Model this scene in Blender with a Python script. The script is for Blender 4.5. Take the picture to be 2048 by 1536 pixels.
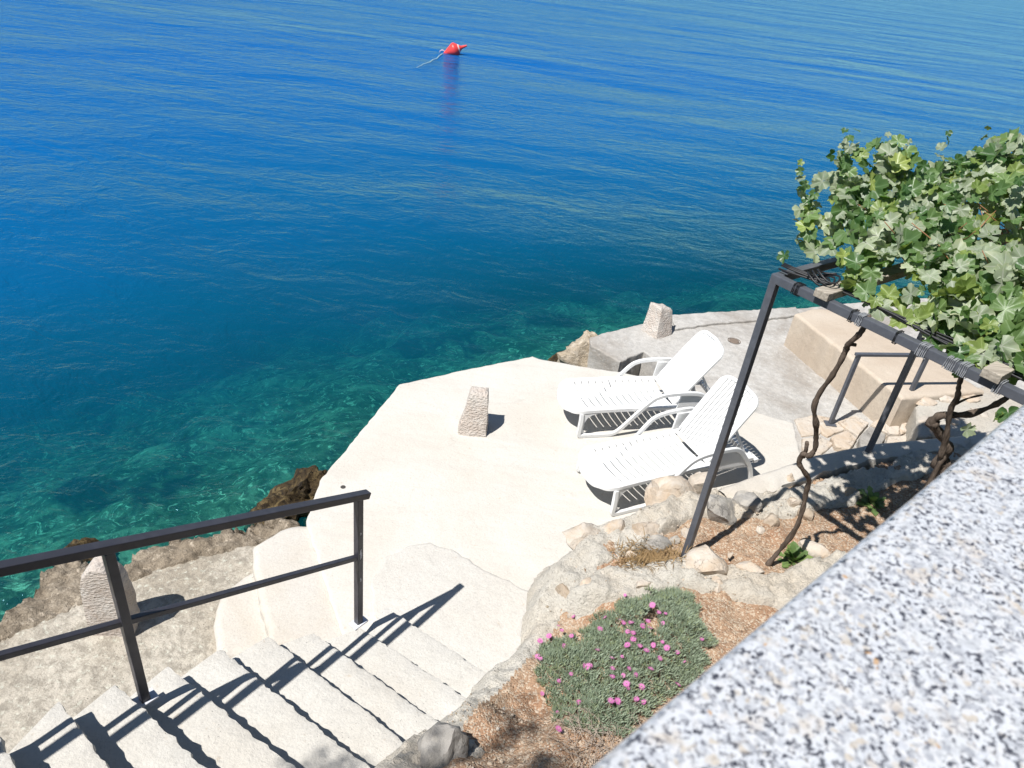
import bpy, bmesh, math, random
import numpy as np
from mathutils import Vector, Matrix, noise as mnoise

random.seed(7); rng = np.random.default_rng(7)
for o in list(bpy.data.objects): bpy.data.objects.remove(o)
scene = bpy.context.scene
COL = scene.collection
R = math.radians

# ------------------------------------------------------------------ camera
CAMH = 4.2                                   # camera height over the sun terrace (z = 0)
FPX, PITCH, ROLL = 1480.0, R(32.18), R(7.5)  # focal length in px of a 2048 px wide picture
cr, sr = math.cos(ROLL), math.sin(ROLL)
c_r = Vector((1, 0, 0)); c_u = Vector((0, math.sin(PITCH), math.cos(PITCH))); c_f = Vector((0, math.cos(PITCH), -math.sin(PITCH)))
cx = cr * c_r + sr * c_u; cy = -sr * c_r + cr * c_u
cam_d = bpy.data.cameras.new('camera'); cam = bpy.data.objects.new('camera', cam_d); COL.objects.link(cam)
m = Matrix((cx, cy, -c_f)).transposed().to_4x4(); m.translation = (0, 0, CAMH)
cam.matrix_world = m
cam_d.sensor_width = 36; cam_d.lens = 36 * FPX / 2048
cam_d.clip_start = 0.02; cam_d.clip_end = 20000
cam_d.dof.use_dof = True; cam_d.dof.focus_distance = 6.5; cam_d.dof.aperture_fstop = 12
scene.camera = cam

# ------------------------------------------------------------------ light
SUN_EL, SUN_AZ = 58.0, 43.0                  # shadows fall towards SUN_AZ (from +X towards +Y)
sd = Vector((math.cos(R(SUN_AZ)) * math.cos(R(SUN_EL)), math.sin(R(SUN_AZ)) * math.cos(R(SUN_EL)), -math.sin(R(SUN_EL))))
world = bpy.data.worlds.new('World'); scene.world = world; world.use_nodes = True
wn = world.node_tree; bg = wn.nodes['Background']
sky = wn.nodes.new('ShaderNodeTexSky'); sky.sky_type = 'NISHITA'; sky.sun_disc = False
sky.sun_elevation = R(SUN_EL); sky.sun_rotation = math.atan2(-sd.x, -sd.y)
sky.air_density = 1.0; sky.dust_density = 0.0; sky.ozone_density = 1.6
wn.links.new(sky.outputs[0], bg.inputs[0]); bg.inputs[1].default_value = 0.06
sl = bpy.data.lights.new('sun', 'SUN'); sun = bpy.data.objects.new('sun', sl); COL.objects.link(sun)
sl.energy = 5.0; sl.angle = R(0.53); sl.color = (1.0, 0.975, 0.935)
sun.rotation_euler = sd.to_track_quat('-Z', 'Y').to_euler(); sun.location = (-4, -4, 9)

scene.view_settings.view_transform = 'Standard'; scene.view_settings.look = 'None'
scene.view_settings.gamma = 1; scene.view_settings.use_curve_mapping = False
scene.view_settings.exposure = 0.5
scene.render.engine = 'CYCLES'
scene.cycles.use_denoising = True; scene.cycles.use_adaptive_sampling = True; scene.cycles.adaptive_threshold = 0.02
scene.cycles.max_bounces = 4; scene.cycles.diffuse_bounces = 2; scene.cycles.glossy_bounces = 2; scene.cycles.transparent_max_bounces = 6
scene.cycles.caustics_reflective = False; scene.cycles.caustics_refractive = False

# ------------------------------------------------------------------ helpers
def ray(x, y):
    q = ((x - 1024) / FPX, (768 - y) / FPX)
    return cx * q[0] + cy * q[1] + c_f
def at(x, y, z):
    r = ray(x, y); return Vector((0, 0, CAMH)) + r * ((z - CAMH) / r.z)
def atY(x, y, Y):
    r = ray(x, y); return Vector((0, 0, CAMH)) + r * (Y / r.y)
def above(base, x, y):
    """point on the vertical through base that the ray of pixel x, y passes"""
    r = ray(x, y); s = math.hypot(base[0], base[1]) / math.hypot(r.x, r.y)
    return Vector((base[0], base[1], CAMH + r.z * s))

def tag(o, label, cat=None, group=None, kind=None):
    if label: o['label'] = label
    if cat: o['category'] = cat
    if group: o['group'] = group
    if kind: o['kind'] = kind
    return o
def empty(name, loc, rz=0):
    o = bpy.data.objects.new(name, None); COL.objects.link(o); o.location = loc; o.rotation_euler = (0, 0, rz)
    o.empty_display_size = 0.1
    return o

class MB:
    def __init__(s): s.v = []; s.f = []; s.mi = []
    def add(s, vs, fs, mi=0):
        b = len(s.v); s.v += [tuple(p) for p in vs]
        for f in fs: s.f.append([i + b for i in f]); s.mi.append(mi)
    def box(s, c, size, mat=None, mi=0, bev=0):
        hx, hy, hz = size[0] / 2, size[1] / 2, size[2] / 2
        if bev > 0:
            b = min(bev, hx * .9, hy * .9, hz * .9); vs = []; fs = []
            bm = bmesh.new(); bmesh.ops.create_cube(bm, size=1)
            for v in bm.verts: v.co = Vector((v.co.x * 2 * hx, v.co.y * 2 * hy, v.co.z * 2 * hz))
            bmesh.ops.bevel(bm, geom=bm.edges[:], offset=b, segments=2, affect='EDGES', profile=.6)
            bm.verts.ensure_lookup_table(); bm.verts.index_update()
            vs = [v.co.copy() for v in bm.verts]; fs = [[v.index for v in f.verts] for f in bm.faces]; bm.free()
        else:
            vs = [Vector((x, y, z)) for x in (-hx, hx) for y in (-hy, hy) for z in (-hz, hz)]
            fs = [(0, 1, 3, 2), (4, 6, 7, 5), (0, 4, 5, 1), (2, 3, 7, 6), (0, 2, 6, 4), (1, 5, 7, 3)]
        M = mat or Matrix.Identity(3); c = Vector(c)
        s.add([M @ v + c for v in vs], fs, mi)
    def bar(s, a, b, w, h, up=(0, 0, 1), mi=0, bev=.004):
        a = Vector(a); b = Vector(b); d = b - a; L = d.length; d.normalize(); up = Vector(up)
        if abs(d.dot(up)) > .98: up = Vector((1, 0, 0))
        y = up.cross(d).normalized(); z = d.cross(y)
        s.box((a + b) / 2, (L, w, h), Matrix((d, y, z)).transposed(), mi, bev)
    def sweep(s, pts, prof, up=(0, 0, 1), mi=0, closed=False, scales=None):
        """prof: list of (side, upward) offsets swept along pts"""
        pts = [Vector(p) for p in pts]; n = len(pts); k = len(prof); base = len(s.v); upv = Vector(up); vs = []
        for i, p in enumerate(pts):
            if closed: t = pts[(i + 1) % n] - pts[i - 1]
            else: t = pts[min(i + 1, n - 1)] - pts[max(i - 1, 0)]
            t.normalize(); sd_ = t.cross(upv)
            if sd_.length < 1e-4: sd_ = t.cross(Vector((1, 0, .01)))
            sd_.normalize(); u = sd_.cross(t).normalized(); q = scales[i] if scales else 1
            for a, b in prof: vs.append(p + sd_ * a * q + u * b * q)
        fs = []
        for i in range(n if closed else n - 1):
            j = (i + 1) % n
            for e in range(k):
                e2 = (e + 1) % k; fs.append((i * k + e, i * k + e2, j * k + e2, j * k + e))
        if not closed: fs += [list(range(k))[::-1], [(n - 1) * k + e for e in range(k)]]
        s.add(vs, fs, mi)
    def tube(s, pts, r, k=6, mi=0, closed=False):
        rs = r if isinstance(r, (list, tuple)) else None; r0 = 1 if rs else r
        prof = [(r0 * math.cos(2 * math.pi * e / k), r0 * math.sin(2 * math.pi * e / k)) for e in range(k)]
        s.sweep(pts, prof, up=(.03, .05, 1), mi=mi, closed=closed, scales=list(rs) if rs else None)
    def prism(s, poly, z0, z1, mi=0):
        n = len(poly); vs = [(p[0], p[1], z1) for p in poly] + [(p[0], p[1], z0) for p in poly]
        fs = [list(range(n)), list(range(n, 2 * n))[::-1]] + [(i, n + i, n + (i + 1) % n, (i + 1) % n) for i in range(n)]
        s.add(vs, fs, mi)
    def build(s, name, mats, parent=None, smooth=False, auto=None, recalc=True):
        me = bpy.data.meshes.new(name)
        off = Vector(parent.location) if (parent is not None and not parent.get('local')) else Vector()
        if parent is not None and parent.type == 'MESH': off = Vector()
        me.from_pydata([tuple(Vector(v) - off) for v in s.v], [], s.f)
        mats = mats if isinstance(mats, (list, tuple)) else [mats]
        for mm in mats: me.materials.append(mm)
        if len(mats) > 1: me.polygons.foreach_set('material_index', s.mi)
        if recalc:
            bm = bmesh.new(); bm.from_mesh(me); bmesh.ops.recalc_face_normals(bm, faces=bm.faces[:]); bm.to_mesh(me); bm.free()
        if smooth or auto:
            me.polygons.foreach_set('use_smooth', [True] * len(me.polygons))
            if auto: me.set_sharp_from_angle(angle=R(auto))
        me.update()
        o = bpy.data.objects.new(name, me); COL.objects.link(o)
        if parent is not None: o.parent = parent
        return o

# numpy value noise -----------------------------------------------------------
_tab = rng.random((256, 256))
def vnoise(x, y, sc, seed=0):
    x = np.asarray(x) * sc + seed * 17.31; y = np.asarray(y) * sc + seed * 5.77
    xi = np.floor(x).astype(int); yi = np.floor(y).astype(int); fx = x - xi; fy = y - yi
    fx = fx * fx * (3 - 2 * fx); fy = fy * fy * (3 - 2 * fy)
    g = lambda i, j: _tab[i & 255, j & 255]
    return (g(xi, yi) * (1 - fx) + g(xi + 1, yi) * fx) * (1 - fy) + (g(xi, yi + 1) * (1 - fx) + g(xi + 1, yi + 1) * fx) * fy - .5
def fbm(x, y, sc, oct=4, seed=0, gain=.5):
    r = 0; a = 1
    for k in range(oct): r = r + a * vnoise(x, y, sc * 2.03 ** k, seed + k); a *= gain
    return r
def polydist(X, Y, poly, closed=False, vals=None):
    """distance to a polyline; with vals also the value interpolated along it"""
    best = np.full(X.shape, 1e9); bv = np.zeros(X.shape); n = len(poly)
    for i in range(n if closed else n - 1):
        a = poly[i]; b = poly[(i + 1) % n]; dx, dy = b[0] - a[0], b[1] - a[1]
        t = np.clip(((X - a[0]) * dx + (Y - a[1]) * dy) / (dx * dx + dy * dy + 1e-12), 0, 1)
        d = np.hypot(X - a[0] - t * dx, Y - a[1] - t * dy); k = d < best
        best = np.where(k, d, best)
        if vals is not None: bv = np.where(k, vals[i] * (1 - t) + vals[(i + 1) % n] * t, bv)
    return (best, bv) if vals is not None else best
def inside(X, Y, poly):
    r = np.zeros(X.shape, bool); n = len(poly)
    for i in range(n):
        a = poly[i]; b = poly[(i + 1) % n]
        if abs(a[1] - b[1]) < 1e-12: continue
        c = ((a[1] > Y) != (b[1] > Y)) & (X < (b[0] - a[0]) * (Y - a[1]) / (b[1] - a[1]) + a[0]); r ^= c
    return r
def grid_mesh(name, X, Y, Z, keep, mat, parent=None, smooth=True):
    ny, nx = X.shape; off = Vector(parent.location) if parent is not None else Vector()
    idx = -np.ones(X.shape, int)
    fk = keep[:-1, :-1] & keep[1:, :-1] & keep[:-1, 1:] & keep[1:, 1:]
    used = np.zeros(X.shape, bool); used[:-1, :-1] |= fk; used[1:, :-1] |= fk; used[:-1, 1:] |= fk; used[1:, 1:] |= fk
    idx[used] = np.arange(used.sum())
    vs = np.stack([X[used] - off.x, Y[used] - off.y, Z[used] - off.z], 1)
    j, i = np.nonzero(fk)
    fs = np.stack([idx[j, i], idx[j, i + 1], idx[j + 1, i + 1], idx[j + 1, i]], 1)
    me = bpy.data.meshes.new(name); me.from_pydata(vs.tolist(), [], fs.tolist()); me.materials.append(mat)
    if smooth: me.polygons.foreach_set('use_smooth', [True] * len(me.polygons))
    me.update(); o = bpy.data.objects.new(name, me); COL.objects.link(o)
    if parent is not None: o.parent = parent
    o['_n'] = 0; del o['_n']
    return o, used

def rough_slab(name, outline, ztop, zbot, mat, parent=None, seg=.05, jit=.006, edge=.015, zj=.003, seed=0, smooth=True):
    """prism whose outline is broken up into short uneven pieces with a worn upper edge"""
    rn = random.Random(seed); pts = []; n = len(outline)
    for i in range(n):
        a = Vector(outline[i][:2]).to_3d(); b = Vector(outline[(i + 1) % n][:2]).to_3d(); L = (b - a).length; k = max(1, int(L / seg))
        for e in range(k): pts.append(a.lerp(b, e / k))
    area = sum(pts[i].x * pts[(i + 1) % len(pts)].y - pts[(i + 1) % len(pts)].x * pts[i].y for i in range(len(pts)))
    if area < 0: pts.reverse()
    N = len(pts); flat = []; inn = []; mid = []; out = []; sid = []; low = []
    for i in range(N):
        t = (pts[(i + 1) % N] - pts[i - 1]).normalized(); nr = Vector((t.y, -t.x, 0))
        j = mnoise.noise(pts[i] * 9 + Vector((seed, 0, 0))) * jit * 1.2 + rn.uniform(-jit, jit) * .6
        p = pts[i] + nr * j; dz = rn.uniform(-zj, zj)
        flat.append((p.x - nr.x * (edge + .012), p.y - nr.y * (edge + .012), ztop)); inn.append((p.x - nr.x * edge, p.y - nr.y * edge, ztop - .0008))
        mid.append((p.x - nr.x * edge * .38, p.y - nr.y * edge * .38, ztop - edge * .16 + dz * .5)); out.append((p.x, p.y, ztop - edge * .7 + dz)); sid.append((p.x + nr.x * .001, p.y + nr.y * .001, ztop - edge * .7 - .012)); low.append((p.x + nr.x * .004, p.y + nr.y * .004, zbot))
    mb = MB(); f = [list(range(N))]
    for k in range(5):
        for i in range(N): j = (i + 1) % N; f.append((k * N + i, (k + 1) * N + i, (k + 1) * N + j, k * N + j))
    mb.add(flat + inn + mid + out + sid + low, f)
    return mb.build(name, mat, parent, auto=55 if smooth else None)

def rock_mb(mb, c, rad, seed, rot=0, sub=3, rough=.28, flat=None, mi=0, tilt=(0, 0)):
    bm = bmesh.new(); bmesh.ops.create_icosphere(bm, subdivisions=sub, radius=1)
    rn = random.Random(seed); planes = []
    for k in range(11):
        d = Vector((rn.gauss(0, 1), rn.gauss(0, 1), rn.gauss(0, 1))).normalized(); planes.append((d, rn.uniform(.48, .85)))
    M = Matrix.Rotation(rot, 3, 'Z') @ Matrix.Rotation(tilt[0], 3, 'X') @ Matrix.Rotation(tilt[1], 3, 'Y')
    vs = []
    sv = Vector((seed * 3.7, seed * 1.3, seed * .9))
    bm.verts.ensure_lookup_table()
    for v in bm.verts:
        p = v.co.copy()
        for d, h in planes:
            e = p.dot(d) - h
            if e > 0: p -= d * e * .93
        nn = mnoise.fractal(p * 2.2 + sv, 1, 2.1, 4) * rough + mnoise.fractal(p * 7 + sv, 1, 2.1, 3) * rough * .25
        p *= 1 + nn * .5
        p = Vector((p.x * rad[0], p.y * rad[1], p.z * rad[2])); vs.append(M @ p + Vector(c))
    mb.add(vs, [[v.index for v in f.verts] for f in bm.faces], mi); bm.free()

# ------------------------------------------------------------------ materials
class NT:
    def __init__(s, name):
        s.m = bpy.data.materials.new(name); s.m.use_nodes = True; s.t = s.m.node_tree; s.n = s.t.nodes
        s.b = s.n['Principled BSDF']; s.out = s.n['Material Output']; s._c = None
    def N(s, typ, **kw):
        nd = s.n.new(typ)
        for k, v in kw.items():
            if k.startswith('i_'): nd.inputs[k[2:].replace('_', ' ')].default_value = v
            else: setattr(nd, k, v)
        return nd
    def L(s, a, b): s.t.links.new(a, b)
    def pos(s, obj=False):
        if obj:
            return s.N('ShaderNodeTexCoord').outputs['Object']
        if s._c is None: s._c = s.N('ShaderNodeNewGeometry').outputs['Position']
        return s._c
    def noise(s, scale, detail=4, rough=.55, co=None, dist=0, out='Fac'):
        nd = s.N('ShaderNodeTexNoise'); nd.inputs['Scale'].default_value = scale; nd.inputs['Detail'].default_value = detail
        nd.inputs['Roughness'].default_value = rough; nd.inputs['Distortion'].default_value = dist
        s.L(co or s.pos(), nd.inputs['Vector']); return nd.outputs[out]
    def voro(s, scale, feat='F1', co=None, out='Distance', rand=1):
        nd = s.N('ShaderNodeTexVoronoi', feature=feat); nd.inputs['Scale'].default_value = scale; nd.inputs['Randomness'].default_value = rand
        s.L(co or s.pos(), nd.inputs['Vector']); return nd.outputs[out]
    def ramp(s, fac, stops, interp='LINEAR'):
        nd = s.N('ShaderNodeValToRGB'); cr_ = nd.color_ramp; cr_.interpolation = interp
        while len(cr_.elements) < len(stops): cr_.elements.new(.5)
        for e, (p, c) in zip(cr_.elements, stops):
            e.position = p; e.color = (c, c, c, 1) if isinstance(c, (int, float)) else (*c, 1)
        s.L(fac, nd.inputs[0]); return nd.outputs[0]
    def mix(s, fac, a, b, mode='MIX'):
        nd = s.N('ShaderNodeMix', data_type='RGBA', blend_type=mode)
        for sock, val in ((nd.inputs[0], fac), (nd.inputs[6], a), (nd.inputs[7], b)):
            if isinstance(val, bpy.types.NodeSocket): s.L(val, sock)
            elif isinstance(val, (int, float)): sock.default_value = val
            else: sock.default_value = (*val, 1)
        return nd.outputs[2]
    def math(s, op, a, b=None, clamp=False):
        nd = s.N('ShaderNodeMath', operation=op, use_clamp=clamp)
        for sock, val in zip(nd.inputs, (a, b)):
            if val is None: continue
            if isinstance(val, bpy.types.NodeSocket): s.L(val, sock)
            else: sock.default_value = val
        return nd.outputs[0]
    def bump(s, h, strength, dist, prev=None):
        nd = s.N('ShaderNodeBump'); nd.inputs['Strength'].default_value = strength; nd.inputs['Distance'].default_value = dist
        s.L(h, nd.inputs['Height'])
        if prev: s.L(prev, nd.inputs['Normal'])
        return nd.outputs[0]
    def fin(s, col=None, rough=None, normal=None, spec=None):
        if col is not None:
            if isinstance(col, bpy.types.NodeSocket): s.L(col, s.b.inputs['Base Color'])
            else: s.b.inputs['Base Color'].default_value = (*col, 1)
        if rough is not None:
            if isinstance(rough, bpy.types.NodeSocket): s.L(rough, s.b.inputs['Roughness'])
            else: s.b.inputs['Roughness'].default_value = rough
        if normal: s.L(normal, s.b.inputs['Normal'])
        if spec is not None: s.b.inputs['Specular IOR Level'].default_value = spec
        return s.m
def sep_z(nt):
    nd = nt.N('ShaderNodeSeparateXYZ'); nt.L(nt.pos(), nd.inputs[0]); return nd.outputs

def concrete(name, a, b, c, pits=.5, bump=.35, stain=.5, pitscale=45, coarse=1.0, mottle=0, crumb=0, wet=None, worn=0):
    t = NT(name)
    col = t.mix(t.ramp(t.noise(1.3, 6, .6), [(.35, 0), (.68, 1)]), a, b)
    col = t.mix(t.math('MULTIPLY', t.ramp(t.noise(.75, 5, .65, dist=.6), [(.46, 0), (.62, 1)]), stain), col, c)
    fine = t.noise(60, 5, .7)
    col = t.mix(t.ramp(fine, [(.3, .35), (.55, 0)]), col, tuple(x * .62 for x in b))
    speck = t.ramp(t.voro(pitscale, co=None), [(.05, 1), (.13, 0)])
    msk = t.ramp(t.noise(2.6, 4, .6), [(.5, 0), (.6, 1)])
    pk = t.math('MULTIPLY', t.math('MULTIPLY', speck, msk), pits)
    col = t.mix(pk, col, tuple(x * .3 for x in b))
    if worn:      # hairline cracks, faint trowel sweeps and rusty or dirty spots
        wv = t.N('ShaderNodeVectorMath', operation='ADD'); ws = t.N('ShaderNodeVectorMath', operation='SCALE'); ws.inputs['Scale'].default_value = .45; t.L(t.noise(2.3, 5, .65, out='Color'), ws.inputs[0]); t.L(t.pos(), wv.inputs[0]); t.L(ws.outputs[0], wv.inputs[1])
        ck = t.math('MULTIPLY', t.ramp(t.voro(.75, 'DISTANCE_TO_EDGE', wv.outputs[0]), [(0, 1), (.006, 0)]), t.ramp(t.noise(1.7, 3, .5), [(.50, 0), (.62, .28 * worn)]))
        col = t.mix(ck, col, tuple(x * .45 for x in b))
        mp = t.N('ShaderNodeMapping'); mp.inputs['Rotation'].default_value = (0, 0, .6); mp.inputs['Scale'].default_value = (1.2, 9, 1); t.L(t.pos(), mp.inputs['Vector'])
        col = t.mix(t.ramp(t.noise(1, 5, .65, mp.outputs[0], 1.2), [(.5, 0), (.72, .45 * worn)]), col, tuple(x * .84 for x in b))
        col = t.mix(t.ramp(t.noise(27, 3, .6), [(.66, 0), (.74, .55 * worn)]), col, (b[0] * .8, b[1] * .66, b[2] * .52))
    if mottle:
        col = t.mix(t.ramp(t.noise(14, 6, .75, dist=.5), [(.42, mottle), (.56, 0)]), col, tuple(x * .5 for x in b))
        col = t.mix(t.ramp(t.noise(23, 5, .7), [(.56, 0), (.66, mottle)]), col, tuple(min(.6, x * 1.35) for x in a))
    n = t.bump(t.noise(9 * coarse, 5, .6), bump * .6, .03)
    if crumb:
        n = t.bump(t.noise(42, 4, .7), 1.0, .022, n)
        col = t.mix(t.ramp(t.noise(58, 4, .7), [(.34, .6), (.40, 0)]), col, tuple(x * .42 for x in b))
    n = t.bump(t.noise(75 * coarse, 4, .7), bump, .006, n)
    n = t.bump(pk, .6, -.006, n)
    if wet is not None:
        zz = t.math('ADD', sep_z(t)[2], t.math('MULTIPLY', t.noise(7, 4, .7), .3)); col = t.mix(t.ramp(t.math('ADD', t.math('MULTIPLY', zz, 2.2), wet), [(.0, 1), (.5, 0)]), col, (.05, .032, .016))
    return t.fin(col, .9, n, .25)

M = {}
M['terrace'] = concrete('cream_concrete', (.555, .53, .485), (.53, .50, .45), (.50, .455, .395), pits=.8, bump=.45, stain=.6, worn=1)
M['step'] = concrete('pale_step_concrete', (.54, .52, .48), (.51, .485, .44), (.48, .44, .38), pits=1, bump=.7, stain=.45, worn=.7)
M['pad'] = concrete('pale_pad_concrete', (.53, .51, .47), (.51, .48, .435), (.485, .445, .39), pits=.8, bump=.6, stain=.4, worn=.8)
M['plaster'] = concrete('white_plaster', (.525, .495, .45), (.495, .455, .40), (.47, .41, .335), pits=.4, bump=.5, stain=.5, worn=.6)
M['greyconc'] = concrete('grey_weathered_concrete', (.49, .47, .44), (.40, .38, .35), (.26, .225, .19), pits=.9, bump=.9, stain=.7, pitscale=26, mottle=.3)
M['roughconc'] = concrete('rough_tan_concrete', (.44, .375, .295), (.32, .26, .19), (.21, .165, .115), pits=1, bump=1.5, stain=.6, pitscale=30, mottle=.7, crumb=1, wet=.95)
M['paleconc'] = concrete('pale_old_concrete', (.49, .445, .375), (.38, .335, .27), (.29, .245, .185), pits=1, bump=1.2, stain=.55, pitscale=28, mottle=.6)
M['mortar'] = concrete('rough_pale_mortar', (.56, .53, .47), (.515, .475, .41), (.51, .43, .335), pits=.8, bump=1.1, stain=.5, pitscale=38, crumb=1)
M['render'] = concrete('peach_render', (.50, .43, .35), (.45, .37, .29), (.38, .30, .225), pits=.8, bump=.7, stain=.45)
def stone_mat(name, a, b, c, sc=6, bump=.7):
    t = NT(name); info = t.N('ShaderNodeObjectInfo')
    co = t.N('ShaderNodeVectorMath', operation='ADD'); t.L(t.pos(), co.inputs[0]); t.L(info.outputs['Random'], co.inputs[1]); co = co.outputs[0]
    col = t.mix(t.ramp(t.noise(sc, 6, .62, co, .8), [(.36, 0), (.64, 1)]), a, b)
    col = t.mix(t.ramp(t.noise(sc * .6, 5, .65, co, 1.2), [(.5, 0), (.66, .85)]), col, c)
    cw = t.N('ShaderNodeVectorMath', operation='ADD'); cs = t.N('ShaderNodeVectorMath', operation='SCALE'); cs.inputs['Scale'].default_value = .16; t.L(t.noise(sc * 1.5, 4, .65, co, out='Color'), cs.inputs[0]); t.L(co, cw.inputs[0]); t.L(cs.outputs[0], cw.inputs[1])
    crack = t.ramp(t.voro(sc * .9, 'DISTANCE_TO_EDGE', cw.outputs[0]), [(.0, 1), (.02, 0)])
    crk = t.math('MULTIPLY', crack, t.ramp(t.noise(sc * .7, 3, .5, co), [(.5, 0), (.58, .7)]))
    col = t.mix(crk, col, tuple(x * .35 for x in b))
    n = t.bump(t.noise(sc * 3, 7, .65, co), bump, .03); n = t.bump(t.noise(sc * 16, 4, .7, co), bump * .6, .006, n); n = t.bump(crk, .5, -.01, n)
    return t.fin(col, .88, n, .25)
M['st_pale'] = stone_mat('pale_limestone', (.52, .47, .41), (.47, .40, .325), (.48, .385, .29))
M['st_peach'] = stone_mat('peach_limestone', (.51, .435, .355), (.47, .37, .275), (.53, .485, .43))
M['st_grey'] = stone_mat('grey_limestone', (.34, .32, .295), (.235, .22, .2), (.46, .42, .36))
M['st_brown'] = stone_mat('brown_stone', (.42, .34, .26), (.30, .235, .17), (.50, .43, .35), sc=9)
M['st_shore'] = stone_mat('brown_weedy_shore_rock', (.075, .05, .022), (.018, .013, .009), (.20, .145, .065), sc=14, bump=1)
M['st_tan'] = stone_mat('tan_shore_rock', (.46, .385, .29), (.34, .275, .195), (.56, .49, .40), sc=10, bump=1)
def chisel():
    t = NT('chiselled_white_stone')
    col = t.mix(t.ramp(t.noise(7, 5, .6), [(.35, 0), (.65, 1)]), (.53, .49, .445), (.49, .42, .365))
    col = t.mix(t.ramp(t.noise(40, 3, .6), [(.3, .35), (.5, 0)]), col, (.38, .29, .22))
    mp = t.N('ShaderNodeMapping'); mp.inputs['Scale'].default_value = (1, 1, 1.8); t.L(t.pos(), mp.inputs['Vector'])
    n = t.bump(t.voro(38, 'F1', mp.outputs[0]), .75, .014); n = t.bump(t.noise(24, 6, .78), .9, .016, n)
    return t.fin(col, .9, n, .2)
M['chisel'] = chisel()
def soil():
    t = NT('reddish_soil')
    col = t.mix(t.ramp(t.noise(5, 6, .65), [(.35, 0), (.65, 1)]), (.30, .19, .12), (.38, .27, .185))
    col = t.mix(t.ramp(t.noise(2, 4, .6), [(.48, 0), (.64, .8)]), col, (.33, .19, .115))
    col = t.mix(t.ramp(t.voro(85, out='Color'), [(.62, 0), (.68, .75)]), col, (.48, .40, .31))
    col = t.mix(t.ramp(t.noise(34, 4, .7), [(.34, .7), (.46, 0)]), col, (.14, .09, .06))
    n = t.bump(t.voro(85), .6, -.012); n = t.bump(t.noise(22, 5, .65), .7, .025, n)
    return t.fin(col, .95, n, .1)
M['soil'] = soil()
def steel(name, c, r=.45):
    t = NT(name); col = t.mix(t.ramp(t.noise(12, 5, .7), [(.45, 0), (.75, .5)]), c, tuple(x * 1.7 + .01 for x in c))
    n = t.bump(t.noise(120, 3, .6), .12, .002)
    t.b.inputs['Metallic'].default_value = .0
    return t.fin(col, t.ramp(t.noise(18, 4, .6), [(.3, r - .08), (.7, r + .12)]), n, .5)
M['steel'] = steel('dark_painted_steel', (.034, .033, .042), .36)
M['steel2'] = steel('slate_painted_steel', (.075, .08, .095), .36)
M['galv'] = steel('bare_scraped_steel', (.55, .56, .6), .4)
M['cable'] = NT('black_cable').fin((.012, .012, .014), .5)
M['wire'] = NT('grey_tie_wire').fin((.28, .29, .31), .4)
def plastic():
    t = NT('white_plastic'); n = t.bump(t.noise(140, 2, .5), .05, .002)
    col = t.mix(t.ramp(t.noise(3, 4, .6), [(.4, 0), (.75, 1)]), (.69, .69, .685), (.65, .645, .63))
    return t.fin(col, .42, n, .4)
M['plastic'] = plastic()
def wood(name, a, b):
    t = NT(name); co = t.pos()
    mp = t.N('ShaderNodeMapping'); mp.inputs['Rotation'].default_value = (0, 0, R(-41)); mp.inputs['Scale'].default_value = (4, 70, 70); t.L(co, mp.inputs['Vector'])
    g = t.noise(1, 5, .6, mp.outputs[0], .4)
    n = t.bump(g, .5, .004)
    return t.fin(t.mix(t.ramp(g, [(.35, 0), (.65, 1)]), a, b), .85, n, .2)
M['wood'] = wood('weathered_grey_wood', (.42, .375, .31), (.23, .20, .165))
def bark():
    t = NT('vine_bark'); mp = t.N('ShaderNodeMapping'); mp.inputs['Scale'].default_value = (60, 60, 9); t.L(t.pos(), mp.inputs['Vector'])
    g = t.noise(1, 5, .65, mp.outputs[0], .5); n = t.bump(g, 1, .01)
    return t.fin(t.mix(t.ramp(g, [(.3, 0), (.7, 1)]), (.16, .125, .10), (.055, .04, .03)), .9, n, .15)
M['bark'] = bark()
M['cane'] = NT('reddish_vine_cane').fin((.27, .13, .06), .6)
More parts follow.
